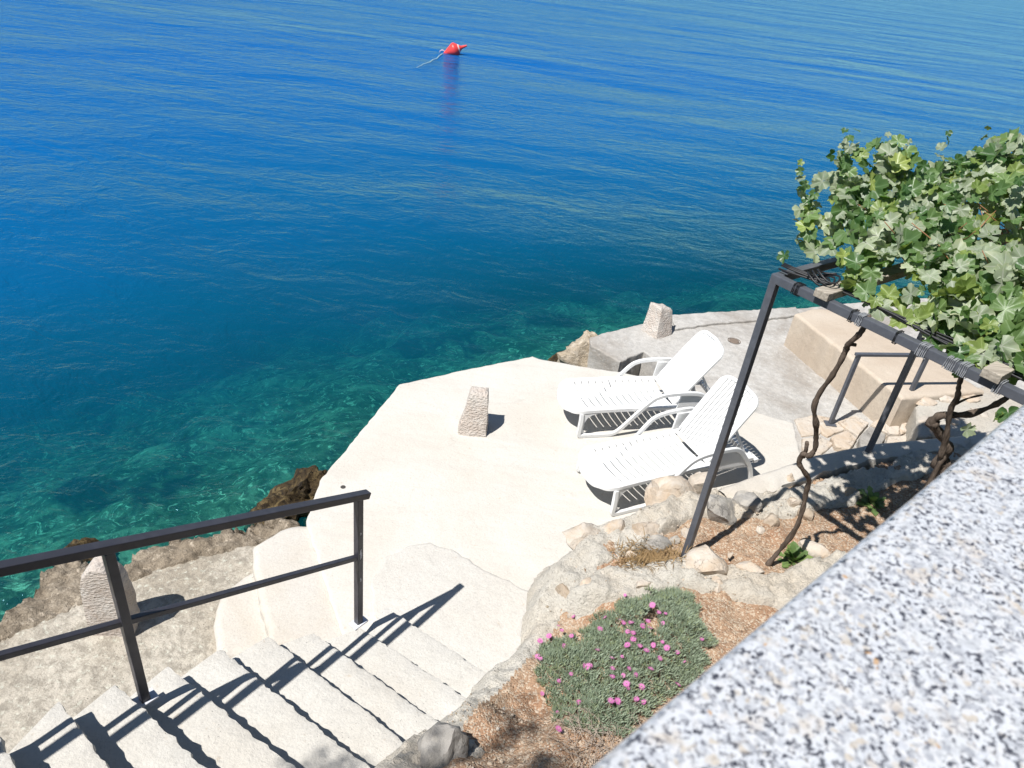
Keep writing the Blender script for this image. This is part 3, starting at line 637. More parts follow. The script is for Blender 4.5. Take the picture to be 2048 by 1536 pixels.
# ------------------------------------------------------------------ sun loungers
def make_lounger(name, label, loc, rz):
    t = empty(name, loc, rz); t['local'] = 1
    tag(t, label, 'sun lounger', 'white plastic sun loungers'); pl = M['plastic']
    HW = .30
    def zs(x): return .295 + .012 * math.sin(x * 2.6) - (.05 * (1 - x / .12) ** 2 if x < .12 else 0)
    rect = lambda w, h: [(-w / 2, -h / 2 + .006), (-w / 2 + .006, -h / 2), (w / 2 - .006, -h / 2), (w / 2, -h / 2 + .006), (w / 2, h / 2 - .006), (w / 2 - .006, h / 2), (-w / 2 + .006, h / 2), (-w / 2, h / 2 - .006)]
    def arc(pts, n=6):          # round off a polyline by Catmull-Rom
        out = []; P_ = [Vector(p) for p in pts]; P_ = [P_[0]] + P_ + [P_[-1]]
        for i in range(1, len(P_) - 2):
            for e in range(n):
                u = e / n; a, b, c, d_ = P_[i - 1:i + 3]
                out.append(.5 * ((2 * b) + (c - a) * u + (2 * a - 5 * b + 4 * c - d_) * u * u + (3 * b - a - 3 * c + d_) * u ** 3))
        return out + [P_[-2]]
    # seat frame: two side rails joined by a rounded front lip
    path = [(1.62, -HW + .03, .285)] + [(x, -HW + .03, zs(x)) for x in (1.2, .9, .6, .35, .2, .12)] + [(.05, -HW + .065, zs(.05)), (.015, -HW + .13, zs(.02)), (-.012, -.1, zs(0) - .004), (-.02, 0, zs(0) - .006)]
    path = path + [(x, -y, z) for x, y, z in path[:-1]][::-1]
    mb = MB(); mb.sweep(arc(path, 3), rect(.06, .045)); sf = mb.build('seat_frame', pl, t, auto=35)
    mb = MB(); vs = []
    for y in np.linspace(-.262, .262, 15):
        q = abs(y) / .262; xf = -.015 + .035 * q ** 2 + .055 * max(0, q - .55) ** 2 * 5
        for k in range(5):
            x = xf + (.112 - .018 * (1 - q * q) - xf) * k / 4; vs.append((x, y, zs(max(0, x)) + .0215 - .016 * (1 - q * q) * k / 4))
    mb.add(vs, [(i * 5 + k, (i + 1) * 5 + k, (i + 1) * 5 + k + 1, i * 5 + k + 1) for i in range(14) for k in range(4)])
    mb.build('front_panel', pl, sf)
    # seat slats
    n = 13; x0, x1 = .105, 1.09; pitch = (x1 - x0) / n
    for i in range(n):
        xa = x0 + i * pitch + .0058; xb = x0 + (i + 1) * pitch - .0058; mb = MB(); ny = 8; vs = []
        for y in np.linspace(-.255, .255, ny + 1):
            dip = -.016 * (1 - (y / .255) ** 2); bow = .018 * (1 - (y / .255) ** 2)
            for (x, dz) in ((xa, .017), (xa + .003, .0205), (xb - .003, .0205), (xb, .017), (xb, .012), (xa, .012)): vs.append((x - bow, y, zs(x) + dip + dz))
        fs = [(j * 6 + e, j * 6 + (e + 1) % 6, (j + 1) * 6 + (e + 1) % 6, (j + 1) * 6 + e) for j in range(ny) for e in range(6)] + [[0, 1, 2, 3, 4, 5], [ny * 6 + e for e in range(6)]]
        mb.add(vs, fs); mb.build('seat_slat', pl, t)
    # side frames: front leg, ground runner, rising arm, arm rest, rear leg
    for s in (-1, 1):
        y = s * (HW + .012)
        mb = MB(); mb.sweep(arc([(.10, y - s * .02, .275), (.10, y - s * .01, .2), (.095, y, .1), (.10, y, .035), (.14, y, .022), (.30, y, .022), (.43, y, .024), (.52, y, .07), (.66, y + s * .008, .25), (.80, y + s * .015, .42), (.88, y + s * .02, .475), (1.0, y + s * .022, .50), (1.2, y + s * .022, .505), (1.34, y + s * .02, .48), (1.46, y + s * .01, .37), (1.60, y, .19), (1.67, y, .025)], 4), rect(.044, .03), up=(0, 1, 0)); fr = mb.build('side_frame', pl, t, auto=40)
        def plate(w, th_, nm):
            k = len(w); mb = MB(); mb.add([(a, b - th_, c) for a, b, c in w] + [(a, b + th_, c) for a, b, c in w], [list(range(k)), list(range(k, 2 * k))[::-1]] + [(i, (i + 1) % k, k + (i + 1) % k, k + i) for i in range(k)]); mb.build(nm, pl, fr)
        yi = s * (HW - .014)
        plate([(.085, yi, .275), (.085, yi + s * .012, .03), (.19, yi + s * .012, .03), (.155, yi + s * .01, .055), (.137, yi + s * .008, .10), (.14, yi + s * .004, .17), (.165, yi, .225), (.21, yi, .258), (.27, yi, .274)], .011, 'leg_web')
        plate([(1.12, y, .49), (1.3, y, .48), (1.46, y, .36), (1.57, y, .22), (1.56, y, .26), (1.2, y, .27), (1.1, y, .28)], .009, 'arm_panel')
    # backrest
    th = R(60); hx, hz = 1.115, .315; BL = .74
    def B(u, v, off=0):          # u along the length, v across
        cv = .05 * u * u * BL * 1.2; x = hx + math.cos(th) * u * BL + math.sin(th) * (cv - off); z = hz + math.sin(th) * u * BL - math.cos(th) * (cv - off) * 1
        return Vector((x, v, z))
    W = .245; ring = []
    for u in np.linspace(.0, .86, 8): ring.append((u, -W))
    for a in np.linspace(.15, 1, 5): ring.append((.86 + .13 * math.sin(a * math.pi / 2), -W + .11 * (1 - math.cos(a * math.pi / 2))))
    ring += [(1.012, 0)]; ring = ring + [(u, -v) for u, v in ring[:-1]][::-1]
    mb = MB(); mb.sweep([B(u, v) for u, v in ring], rect(.034, .03), up=(-math.sin(th), 0, math.cos(th)), closed=True); br = mb.build('backrest_frame', pl, t, auto=40)
    ns = 11; wv = 2 * (W - .012) / ns
    for i in range(ns):
        va = -W + .012 + i * wv + .003; vb = va + wv - .006; vm = abs((va + vb) / 2)
        ut = .98 if vm < .15 else .86 + .115 * math.sqrt(max(0, 1 - ((vm - .15) / .112) ** 2))
        mb = MB(); us = np.linspace(.02, ut, 9); vs = []
        for u in us:
            dipm = -.012 * (1 - (vm / W) ** 2)
            for v, o_ in ((va, .006), (va + .004, .010), (vb - .004, .010), (vb, .006), (vb, -.006), (va, -.006)): vs.append(B(u, v, o_ + dipm))
        fs = [(j * 6 + e, j * 6 + (e + 1) % 6, (j + 1) * 6 + (e + 1) % 6, (j + 1) * 6 + e) for j in range(8) for e in range(6)] + [[0, 1, 2, 3, 4, 5], [48 + e for e in range(6)]]
        mb.add(vs, fs); mb.build('backrest_slat', pl, br)
    for s in (-1, 1):
        mb = MB(); mb.bar(B(.55, s * .2, -.02), (1.60, s * .2, .27), .03, .02); mb.build('prop', pl, t)
        mb = MB(); mb.bar((1.22, s * .22, .262), (1.70, s * .22, .255), .04, .02)
        for k in range(9): mb.box((1.28 + k * .045, s * .22, .285), (.016, .036, .03), Matrix.Rotation(.5, 3, 'Y'), bev=0)
        mb.build('notched_rack', pl, t)
    mb = MB(); mb.bar((1.68, -.29, .24), (1.68, .29, .24), .05, .04); mb.build('rear_bar', pl, t)
    del t['local']; t.scale = (.965, .965, .965)
    return t
def lounger_loc(px, rz, lx, ly):           # put local point (lx, ly) on the ground at pixel px
    p = at(*px, 0); c, s = math.cos(rz), math.sin(rz); return Vector((p.x - c * lx + s * ly, p.y - s * lx - c * ly, 0))
make_lounger('sun_lounger', 'white plastic sun lounger farther from the camera, next to the grey platform', lounger_loc((1157, 879), R(17), .09, -.33), R(17))
make_lounger('sun_lounger', 'white plastic sun lounger nearer the camera, behind the slanting pergola post', lounger_loc((1226, 1037), R(28.5), .09, -.33), R(28.5))

# ------------------------------------------------------------------ planting beds and retaining wall
xs = np.arange(-.9, 5.2, .022); ys = np.arange(.9, 6.6, .022); X, Y = np.meshgrid(xs, ys)
def interp(pts, X, Y, p=3):
    num = 0; den = 0
    for x, y, z in pts: w = 1 / ((X - x) ** 2 + (Y - y) ** 2 + .01) ** (p / 2); num = num + w * z; den = den + w
    return num / den
soilpts = [tuple(at(x, y, z)) for x, y, z in ((1120, 1290, .2), (1040, 1400, .33), (960, 1470, .48), (900, 1560, .68), (1200, 1500, .6), (1200, 1350, .42), (1300, 1250, .44), (1450, 1220, .5), (1300, 1110, .40), (1450, 1080, .42), (1600, 1050, .44), (1700, 1000, .45), (1560, 1110, .46), (1850, 930, .46), (1400, 1280, .5), (1100, 1600, .75), (1900, 960, .5), (1700, 1200, .55))]
soilz = interp(soilpts, X, Y) + fbm(X, Y, 5, 5, 2) * .045 + fbm(X, Y, 24, 2, 6) * .02
W1 = [(1150, 1130, .38), (1215, 1085, .42), (1300, 1040, .45), (1400, 1003, .48), (1480, 1005, .46), (1560, 1005, .46), (1650, 990, .47), (1750, 958, .48), (1860, 925, .48), (1960, 900, .48)]
W2 = [(1150, 1135, .38), (1195, 1165, .42), (1290, 1160, .46), (1380, 1140, .5), (1450, 1155, .52), (1530, 1172, .54), (1600, 1180, .56), (1700, 1130, .6)]
W3 = [(1150, 1140, .36), (1130, 1190, .28), (1112, 1245, .2), (1078, 1318, .18), (1022, 1378, .26), (972, 1424, .35), (925, 1466, .47), (872, 1508, .60), (800, 1560, .78), (740, 1620, .95)]
def ridge(W, hw, sharp):
    pts = [at(*q) for q in W]; d, v = polydist(X, Y, [(p.x, p.y) for p in pts], vals=[q[2] for q in W])
    d = d + fbm(X, Y, 3.5, 3, 11) * .09
    return v + .02 - np.clip(d - hw, 0, 9) * sharp, d
r1, d1 = ridge(W1, .13, 5.0); r2, d2 = ridge(W2, .13, 2.2); r3, d3 = ridge(W3, .12, 1.9)
wz = np.maximum(np.maximum(r1, r2), r3) + fbm(X, Y, 6, 5, 14, .6) * .05 + fbm(X, Y, 20, 3, 3, .7) * .03
keepw = (wz > -.1) & ((wz > soilz - .05) | (wz > .0))
SOILPOLY = [tuple(at(*q)) for q in ((1150, 1120, .35), (1300, 1040, .4), (1480, 990, .42), (1700, 945, .45), (2000, 870, .45), (2100, 1050, .5), (1900, 1300, .6), (1500, 1700, .8), (900, 1750, .9), (860, 1520, .6), (960, 1420, .34), (1065, 1320, .18), (1110, 1250, .2))]
ks = inside(X, Y, [(p[0], p[1]) for p in SOILPOLY])
so, _ = grid_mesh('soil', X, Y, soilz, ks, M['soil']); tag(so, 'stony reddish soil of the planting beds', kind='structure')
rw = empty('retaining_wall', at(1150, 1150, 0)); tag(rw, 'low rough wall of mortar and stones round the planting beds', 'wall')
mo, _ = grid_mesh('mortar', X, Y, np.maximum(wz, -.08), keepw, M['mortar'], rw)
def hz(x, y):
    """height of soil or mortar at a point"""
    i = int(np.clip(round((x - xs[0]) / .022), 0, len(xs) - 1)); j = int(np.clip(round((y - ys[0]) / .022), 0, len(ys) - 1))
    return float(max(soilz[j, i] if ks[j, i] else -9, wz[j, i] if keepw[j, i] else -9, 0))
cf = [(1436, 980), (1500, 953), (1560, 935), (1640, 907), (1740, 888), (1870, 876), (2000, 860)]; cn = [(1452, 990), (1500, 986), (1560, 968), (1640, 943), (1740, 915), (1870, 898), (2000, 885)]
cpv = []; NR = 7; ncol = 0
for i in range(len(cf) - 1):
    for e in range(12):
        u = e / 12; a_ = at(cf[i][0] + (cf[i + 1][0] - cf[i][0]) * u, cf[i][1] + (cf[i + 1][1] - cf[i][1]) * u, .515); b_ = at(cn[i][0] + (cn[i + 1][0] - cn[i][0]) * u, cn[i][1] + (cn[i + 1][1] - cn[i][1]) * u, .515)
        w_ = (b_ - a_).normalized(); a_ += w_ * mnoise.noise(a_ * 7) * .02; b_ += w_ * (mnoise.noise(b_ * 9) * .05 + .03); ncol += 1
        for f_, z_ in ((0, -.02), (0, .49), (.03, .51), (.2, .52 + .01 * mnoise.noise(a_ * 4)), (.6, .515 + .012 * mnoise.noise(b_ * 5)), (.97, .495), (1, .3)): p_ = a_.lerp(b_, f_); cpv.append((p_.x, p_.y, z_))
mb = MB(); mb.add(cpv, [(i * NR + k, (i + 1) * NR + k, (i + 1) * NR + k + 1, i * NR + k + 1) for i in range(ncol - 1) for k in range(NR - 1)]); mb.build('coping', M['plaster'], rw, auto=60)
stones = [  # px, py, z, radii (m), rotation, material
    (1340, 985, .40, (.20, .12, .12), 30, 'st_peach'), (1395, 968, .42, (.11, .08, .1), 50, 'st_pale'), (1440, 1022, .44, (.16, .11, .13), 20, 'st_grey'), (1490, 1015, .44, (.11, .09, .11), -20, 'st_grey'),
    (1165, 1080, .34, (.14, .1, .10), 30, 'st_pale'), (1230, 1062, .38, (.09, .06, .07), 35, 'st_peach'), (1290, 1068, .42, (.115, .075, .09), 20, 'st_peach'), (1310, 1092, .40, (.10, .07, .06), 10, 'st_grey'), (1378, 1068, .42, (.055, .045, .06), 40, 'st_pale'),
    (1412, 1128, .47, (.135, .12, .11), 35, 'st_peach'), (1430, 1172, .45, (.08, .055, .07), 60, 'st_peach'), (1543, 1040, .45, (.07, .05, .06), 60, 'st_brown'), (1590, 1008, .47, (.055, .04, .06), 10, 'st_peach'), (1612, 1030, .45, (.06, .045, .05), -30, 'st_brown'),
    (1132, 1192, .24, (.12, .05, .10), -55, 'st_brown'), (1150, 1228, .22, (.07, .05, .06), 20, 'st_pale'), (1172, 1168, .38, (.05, .03, .03), 40, 'st_peach'), (1265, 1112, .41, (.04, .03, .035), 0, 'st_pale'), (1350, 1080, .42, (.035, .03, .03), 0, 'st_grey'),
    (1700, 985, .47, (.05, .04, .04), 30, 'st_brown'), (1500, 1140, .52, (.10, .06, .04), -20, 'st_peach'), (1285, 1168, .46, (.055, .035, .03), 20, 'st_pale'), (1460, 1110, .46, (.03, .022, .02), 40, 'st_peach'), (1520, 1060, .45, (.03, .025, .025), 0, 'st_pale'),
    (1630, 1100, .5, (.09, .05, .05), -30, 'st_pale'), (1575, 960, .45, (.07, .05, .05), 15, 'st_peach')]
for i, (x, y, z, rd, rot, mt) in enumerate(stones):
    mb = MB(); rock_mb(mb, at(x, y, z + .018), tuple(1.32 * q for q in rd), 100 + i * 3, R(rot), sub=3); mb.build('stone', M[mt], rw, auto=32)
# loose rocks
def rock(name, label, c, rad, seed, mt, rot=0, cat='rock', group=None, sub=4, rough=.3):
    mb = MB(); rock_mb(mb, (0, 0, 0), rad, seed, R(rot), sub, rough); o = mb.build(name, M[mt], auto=40); o.location = c; tag(o, label, cat, group); return o
rock('boulder', 'bluish grey boulder at the foot of the frame between stairs and soil', at(872, 1512, .58), (.26, .17, .17), 7, 'st_grey', 48)
rock('shore_rock', 'brown weedy rock in the water against the terrace corner', at(605, 985, -.85), (.25, .22, .36), 21, 'st_shore', 20, rough=.75)
rock('shore_rock', 'darkest weed covered rock in the water under the handrail', at(560, 1020, -.95), (.36, .30, .34), 22, 'st_shore', 60, rough=.8)
rock('shore_rock', 'low dark rock at the waterline left of the standing stone', at(165, 1118, -.95), (.30, .2, .24), 23, 'st_shore', 20, rough=.5)
rock('shore_rock', 'knobbly tan rock rising from the platform rim left of the standing stone', at(135, 1132, -.42), (.13, .10, .12), 24, 'st_tan', 10, rough=.4)
rock('shore_rock', 'peach rock wedged between plaster apron and broken shore', at(580, 1078, -.16), (.13, .10, .13), 25, 'st_peach', 50, rough=.35)
rock('shore_rock', 'pitted tan rock between the terrace tip and the grey platform', at(1172, 712, -.42), (.34, .30, .36), 26, 'st_tan', 30, rough=.5)
rock('shore_rock', 'small brown rock at the waterline beyond the terrace tip', at(1140, 722, -.85), (.30, .24, .22), 27, 'st_shore', 0, rough=.5)
rock('shore_rock', 'pale broken rock on the seaward rim of the grey platform', at(1186, 684, -.28), (.14, .2, .14), 28, 'st_tan', 70, rough=.5)

# peach rendered wall, railing and flagstones at the right
wbA = at(1568, 690, RZ); wbB = at(1742, 840, RZ); wh = above(wbA, 1591, 627).z
dr = (wbB - wbA).to_2d().normalized(); nrm = Vector((-dr.y, dr.x)) 
if nrm.x < 0: nrm = -nrm
e0 = wbA.to_2d() ; e1 = wbB.to_2d() + dr * .25
wl = [e0 + nrm * .0, e1, e1 + nrm * 1.15, e0 + nrm * 1.0 + dr * -.05, e0 + nrm * .35 - dr * .12]
ww = rough_slab('garden_wall', wl, wh, -1.0, M['render'], jit=.012, edge=.035, seed=61); tag(ww, 'wide peach rendered wall beyond the pergola', 'wall')
rb = empty('step_railing', at(1660, 848, RZ)); tag(rb, 'short slate steel handrail beside the flagstones below the pergola', 'railing')
q1 = at(1660, 848, RZ + .03); q2 = at(1792, 845, RZ + .03); u1 = above(q1, 1712, 707); u2 = above(q2, 1838, 704)
for a_, b_ in ((q1, u1), (q2, u2)):
    mb = MB(); mb.bar(a_, b_, .04, .04, up=(u2 - u1)); mb.build('post', M['steel2'], rb)
    mb = MB(); mb.box(a_ + Vector((0, 0, .005)), (.12, .1, .012), bev=.003); mb.build('base_plate', M['steel2'], rb)
mb = MB(); dd = (u2 - u1).normalized(); mb.bar(u1 - dd * .04, u2 + dd * .5, .045, .03); mb.build('top_rail', M['steel2'], rb)
fl = empty('flagstone_steps', at(1700, 860, RZ)); tag(fl, 'irregular pale flagstone steps behind the white coping', 'steps')
flags = [((1590, 838), (1625, 830), (1652, 846), (1640, 868), (1604, 872), RZ + .02, 'st_pale'), ((1628, 828), (1672, 838), (1690, 858), (1656, 872), (1644, 866), RZ + .03, 'st_peach'), ((1604, 876), (1640, 872), (1668, 886), (1640, 910), (1606, 906), RZ + .03, 'st_pale'),
         ((1662, 874), (1694, 860), (1715, 876), (1700, 898), (1672, 892), RZ + .06, 'st_peach'), ((1678, 842), (1712, 830), (1738, 846), (1716, 870), (1694, 856), RZ + .06, 'st_pale'), ((1718, 874), (1742, 852), (1772, 868), (1762, 895), (1722, 896), RZ + .09, 'st_grey'),
         ((1742, 848), (1764, 832), (1800, 846), (1798, 868), (1776, 866), RZ + .09, 'st_pale'), ((1776, 872), (1800, 872), (1820, 862), (1824, 893), (1770, 896), RZ + .12, 'st_pale'), ((1804, 846), (1826, 838), (1832, 858), (1802, 868), (1800, 858), RZ + .12, 'st_peach')]
for i, f in enumerate(flags): rough_slab('flagstone', [P2(*q, f[5]) for q in f[:5]], f[5], RZ - .05, M[f[6]], fl, seg=.06, jit=.008, edge=.012, seed=70 + i)
# masonry pier behind the second vine
pr = empty('masonry_pier', at(1880, 880, 0)); tag(pr, 'low pier of peach and pale stone blocks right of the flagstones', 'wall')
pb = [P2(*q, .25) for q in ((1832, 812), (1870, 782), (1990, 770), (2060, 800), (2040, 880), (1836, 872))]
rough_slab('mortar_core', pb, .25, -.3, M['mortar'], pr, seg=.06, jit=.012, edge=.03, seed=81)
for i, (x, y, rd, mt) in enumerate(((1852, 805, (.13, .1, .05), 'st_peach'), (1895, 800, (.14, .1, .05), 'st_pale'), (1940, 796, (.12, .1, .05), 'st_peach'), (1856, 842, (.13, .1, .05), 'st_pale'), (1906, 838, (.14, .09, .05), 'st_peach'), (1870, 866, (.14, .07, .05), 'st_peach'), (1960, 826, (.12, .09, .05), 'st_pale'))):
    mb = MB(); rock_mb(mb, at(x, y, .25), rd, 200 + i, R(15 * i), 3, .2); mb.build('stone', M[mt], pr, auto=35)

# ------------------------------------------------------------------ pergola
pbase = at(1368, 1118, .42); PC = above(pbase, 1573, 562); PZ = PC.z
cB = at(2040, 792, PZ); cK = at(1680, 525, PZ)
vdir = (cB - PC).normalized(); udir = Vector((-vdir.y, vdir.x, 0)); 
if udir.dot(cK - PC) < 0: udir = -udir
pg = empty('pergola', pbase); tag(pg, 'slate grey square tube pergola carrying the grape vine', 'pergola')
def PP(s, t, z=0): return PC + udir * s + vdir * t + Vector((0, 0, z))
UL, VL = 2.45, 2.3
fb = at(1743, 910, .5); 
UL = (fb - PC).to_2d().dot(udir.to_2d())
for (s, t, zb) in ((0, 0, .36), (UL, 0, .40), (0, VL, .4), (UL, VL, .4)):
    p = PP(s, t); mb = MB(); mb.bar((p.x, p.y, zb), (p.x, p.y, PZ + .02), .046, .046, up=udir); mb.build('post', M['steel2'], pg)
for a_, b_ in ((PP(0, -.023), PP(0, VL)), (PP(.024, 0), PP(UL, 0)), (PP(UL, -.023), PP(UL, VL)), (PP(.024, VL), PP(UL - .024, VL))):
    mb = MB(); mb.bar(a_ + Vector((0, 0, .0)), b_, .048, .048); mb.build('beam', M['steel2'], pg)
def t_of(px): # parameter along near beam for a pixel
    best = min(np.linspace(-.1, VL, 240), key=lambda t_: abs(proj(PP(0, t_))[0] - px)); return float(best)
def proj(P):
    d_ = Vector(P) - Vector((0, 0, CAMH)); f_ = d_.dot(c_f); return (1024 + FPX * d_.dot(cx) / f_, 768 - FPX * d_.dot(cy) / f_)
for px in (1648, 1982):
    t_ = t_of(px); mb = MB(); mb.bar(PP(-.055, t_, .048), PP(UL + .05, t_, .048), .085, .045, bev=.004); mb.build('batten', M['wood'], pg)
for px, nwr, w_ in ((1597, 5, 'cable'), (1707, 2, 'cable'), (1724, 4, 'wire'), (1795, 2, 'cable'), (1848, 6, 'wire'), (1905, 6, 'wire'), (1930, 5, 'wire'), (2000, 4, 'wire')):
    mb = MB(); t0 = t_of(px)
    h = .029; ring = ((-h, -h), (-h, 0), (-h, h), (0, h + .003), (h, h), (h, 0), (h, -h), (0, -h - .003)); N8 = nwr * 8 + 1
    mb.tube([PP(ring[k % 8][0], t0 + (k / 8 - nwr / 2) * .0085 + random.uniform(-.002, .002), ring[k % 8][1]) for k in range(N8)], .0026, 5)
    mb.build('tie', M[w_], pg)
# cable bundle on the beam
cb = empty('cable_bundle', PP(0, 0, .03)); tag(cb, 'bundle of thin black hoses tied along the near pergola beam', 'cable')
for k in range(4):
    mb = MB(); pts = []
    for e in range(40):
        t_ = -.02 + e / 39 * (VL - .1); sag = .012 * math.sin(e * .7 + k * 2) + .02 * math.sin(e * .23 + k)
        off = .03 + .045 * min(1, max(0, (t_ - .05) / .25)) + .010 * k + .010 * math.sin(t_ * 3.1 + k * .8)
        pts.append(PP(off, t_, .045 + .012 * abs(math.sin(t_ * 3 + k * .5)) + .005 * k + sag * .3))
    mb.tube(pts, .0062 if k < 3 else .0045, 6); mb.build('hose', M['cable'], cb, smooth=True)
mb = MB(); mb.tube([PP(.05 + .05 * math.cos(a), .20 + .004 * a + .07 * math.sin(a), .072 + .003 * a + .015 * math.sin(a * 2)) for a in np.linspace(0, 6 * math.pi, 49)], .0055, 6)
mb.build('coil', M['cable'], cb, smooth=True)

# ------------------------------------------------------------------ grape vines
def leaf_mesh(name, seed, mat):
    rn = random.Random(seed); lob = [(0, 1.0), (10, .86), (17, .88), (29, .70), (36, .66), (44, .80), (54, .93), (64, .82), (74, .84), (88, .66), (98, .68), (112, .76), (126, .70), (140, .68), (156, .60), (170, .34)]
    pts = [(a, r) for a, r in lob] + [(-a, r) for a, r in lob[1:]][::-1]
    fold = rn.uniform(.05, .38); curl = rn.uniform(-.55, .15)
    vs = [(0, 0, 0)]; ring = []
    for lay, sc in ((1, .52), (2, 1)):
        for a, r in pts:
            r_ = r * (1 + rn.uniform(-.07, .07) * (lay == 2)) * (sc if lay == 2 else sc * (.75 + .25 * r)); th = R(a)
            x, y = r_ * math.cos(th), r_ * math.sin(th)
            z = fold * abs(y) * .9 + .09 * math.cos(R(a) * 5.6) * r_ * -1 + curl * (r_ * r_) * .55 + rn.uniform(-.09, .09) * (lay == 2)
            vs.append((x, y, z))
    n = len(pts); fs = [(0, 1 + i, 1 + (i + 1) % n) for i in range(n) if i != n // 2] + [(1 + i, 1 + n + i, 1 + n + (i + 1) % n, 1 + (i + 1) % n) for i in range(n) if i != n // 2]
    me = bpy.data.meshes.new(name); me.from_pydata(vs, [], fs); me.materials.append(mat); me.polygons.foreach_set('use_smooth', [True] * len(fs)); me.attributes.new('leafco', 'FLOAT_VECTOR', 'POINT').data.foreach_set('vector', [c for v in vs for c in v]); me.update(); return me
LM = [leaf_mesh('leaf', k, M[('leaf1', 'leaf2', 'leaf4', 'leaf1', 'leaf2', 'leaf3', 'leaf2', 'leaf2')[k]]) for k in range(8)]
LMAT = [M['leaf1'], M['leaf2'], M['leaf3'], M['leaf4']]; LIDX = [0, 1, 3, 0, 1, 2, 1, 1]
rn = random.Random(11)
def topz(s, t):
    b = .34 + .22 * mnoise.noise(Vector((s * 1.7, t * 1.7, 4.2))) + .12 * mnoise.noise(Vector((s * 4, t * 4, 1)))
    b += .22 * math.exp(-((s - .8) ** 2 / .10 + (t + .12) ** 2 / .07)) + .34 * math.exp(-((s - 1.5) ** 2 / .2 + (t - .35) ** 2 / .2)) + .15 * math.exp(-((s - .3) ** 2 / .05 + (t + .25) ** 2 / .05))
    edge = min(1, max(0, (s - .04) / .42)); b *= edge ** .7
    return b
items = []
tries = 0
while len(items) < 2900:
    s = rn.uniform(.06, 2.55); t = rn.uniform(-.42, 2.25)
    lim = -.12 - .16 * math.exp(-((s - .7) ** 2) / .12) - .08 * math.sin(s * 5)
    if t < lim: continue
    if s < .14 and rn.random() < .6: continue
    if t < .3 and s < .36 - .1 * max(0, t) and rn.random() < .96: continue
    if t < -.1 and s < .6 and rn.random() < .5: continue
    z = topz(s, t) - abs(rn.gauss(0, .13)) + .02
    if t < -.02: z = topz(s, t) - rn.random() * .34
    if s < .3 and z < .03: z = .03 + rn.random() * .1
    z = max(z, -.12 if s > .35 else .02)
    items.append((PP(s, t, z), rn.choice((.034, .042, .048, .054, .06, .068, .08, .10)) * (1.0 if t > -.1 else .8)))
for (s, t, h, ln) in ((.72, -.2, .45, (.05, -.1)), (.86, -.12, .45, (.1, -.02)), (1.35, .1, .5, (0, -.08)), (1.6, .4, .6, (.05, 0)), (1.2, .6, .5, (-.1, 0)), (.55, -.26, .2, (-.06, -.08)), (.42, -.12, .15, (-.02, -.10)), (1.75, .15, .5, (.1, -.1)), (.5, .3, .35, (-.05, .02)), (.9, .9, .4, (-.08, .05)), (.5, 1.2, .3, (-.1, 0)), (.66, -.1, .5, (-.03, -.12)), (1.05, 0, .42, (.02, -.06)), (1.9, .5, .6, (.03, .05)), (1.45, .5, .62, (-.04, .03)), (.75, .45, .42, (-.06, 0))):
    for k in range(9):
        f = k / 8; items.append((PP(s + ln[0] * f + rn.uniform(-.03, .03), t + ln[1] * f + rn.uniform(-.03, .03), h * .75 + .36 * f), .085 * (1 - .68 * f)))
for k in range(330):
    s = .1 + abs(rn.gauss(0, .3)); t = rn.uniform(.75, 2.1); items.append((PP(s, t, rn.uniform(.0, .16) + min(.25, s * .5) * rn.random()), rn.choice((.045, .055, .07, .085, .11))))
# fringe hanging by the near beam and a sprig below it
for k in range(10): items.append((PP(rn.uniform(.03, .1), .98 + rn.uniform(-.09, .07), rn.uniform(-.03, .1)), rn.uniform(.06, .1)))
for k in range(7): items.append((PP(rn.uniform(-.1, .02), 1.33 + rn.uniform(-.12, .3), rn.uniform(-.25, -.08)), rn.uniform(.035, .07)))
def leaf_rot():
    n = Vector((-.30 + rn.gauss(0, .5), -.42 + rn.gauss(0, .5), .62 + rn.gauss(0, .35)))
    if n.z < .05: n.z = .05 + rn.random() * .2
    return (Vector((0, 0, 1)).rotation_difference(n.normalized())).to_matrix() @ Matrix.Rotation(rn.uniform(0, 6.28), 3, 'Z')
camv = Vector((0, 0, CAMH))
items = [(p, r, leaf_rot(), rn.randrange(8)) for p, r in items if math.hypot(p.x, p.y) > 2.6]
# trunks
def pxpath(pts, zA, A, zB, B): ...
v1b = at(1532, 1133, .44); tt1 = t_of(1738); v1t = PP(.04, tt1, -.03)
path1 = [(1532, 1133), (1560, 1100), (1590, 1060), (1605, 1020), (1612, 985), (1618, 960), (1606, 940), (1598, 925), (1606, 908), (1618, 912), (1630, 898), (1632, 875), (1632, 845), (1628, 815), (1640, 785), (1662, 755), (1680, 725), (1692, 700), (1697, 688), (1715, 672), (1728, 655), (1738, 630)]
n1 = len(path1); P1 = []
for i, q in enumerate(path1):
    f = i / (n1 - 1); P1.append(atY(*q, v1b.y + (v1t.y - v1b.y) * f + .012 * math.sin(i * 1.9)))
tt2 = t_of(1925); v2t = PP(.03, tt2, -.05)
v2b = Vector((v2t.x + .25, v2t.y + .25, .5))
path2 = [(1880, 960), (1872, 930), (1895, 898), (1880, 868), (1866, 846), (1878, 832), (1902, 830), (1940, 828), (1985, 812), (2015, 795)]
P2a = [atY(*q, v2t.y + .22 - .02 * i) for i, q in enumerate(path2)]
P2a = [Vector((P2a[0].x + .02, P2a[0].y + .05, .45))] + P2a
path3 = [(1862, 960), (1882, 910), (1893, 870), (1898, 835), (1904, 812), (1915, 795), (1918, 770), (1930, 735)]
P3 = [atY(*q, v2t.y + .12 - .015 * i) for i, q in enumerate(path3)]
P3 = [Vector((P3[0].x, P3[0].y + .04, .45))] + P3
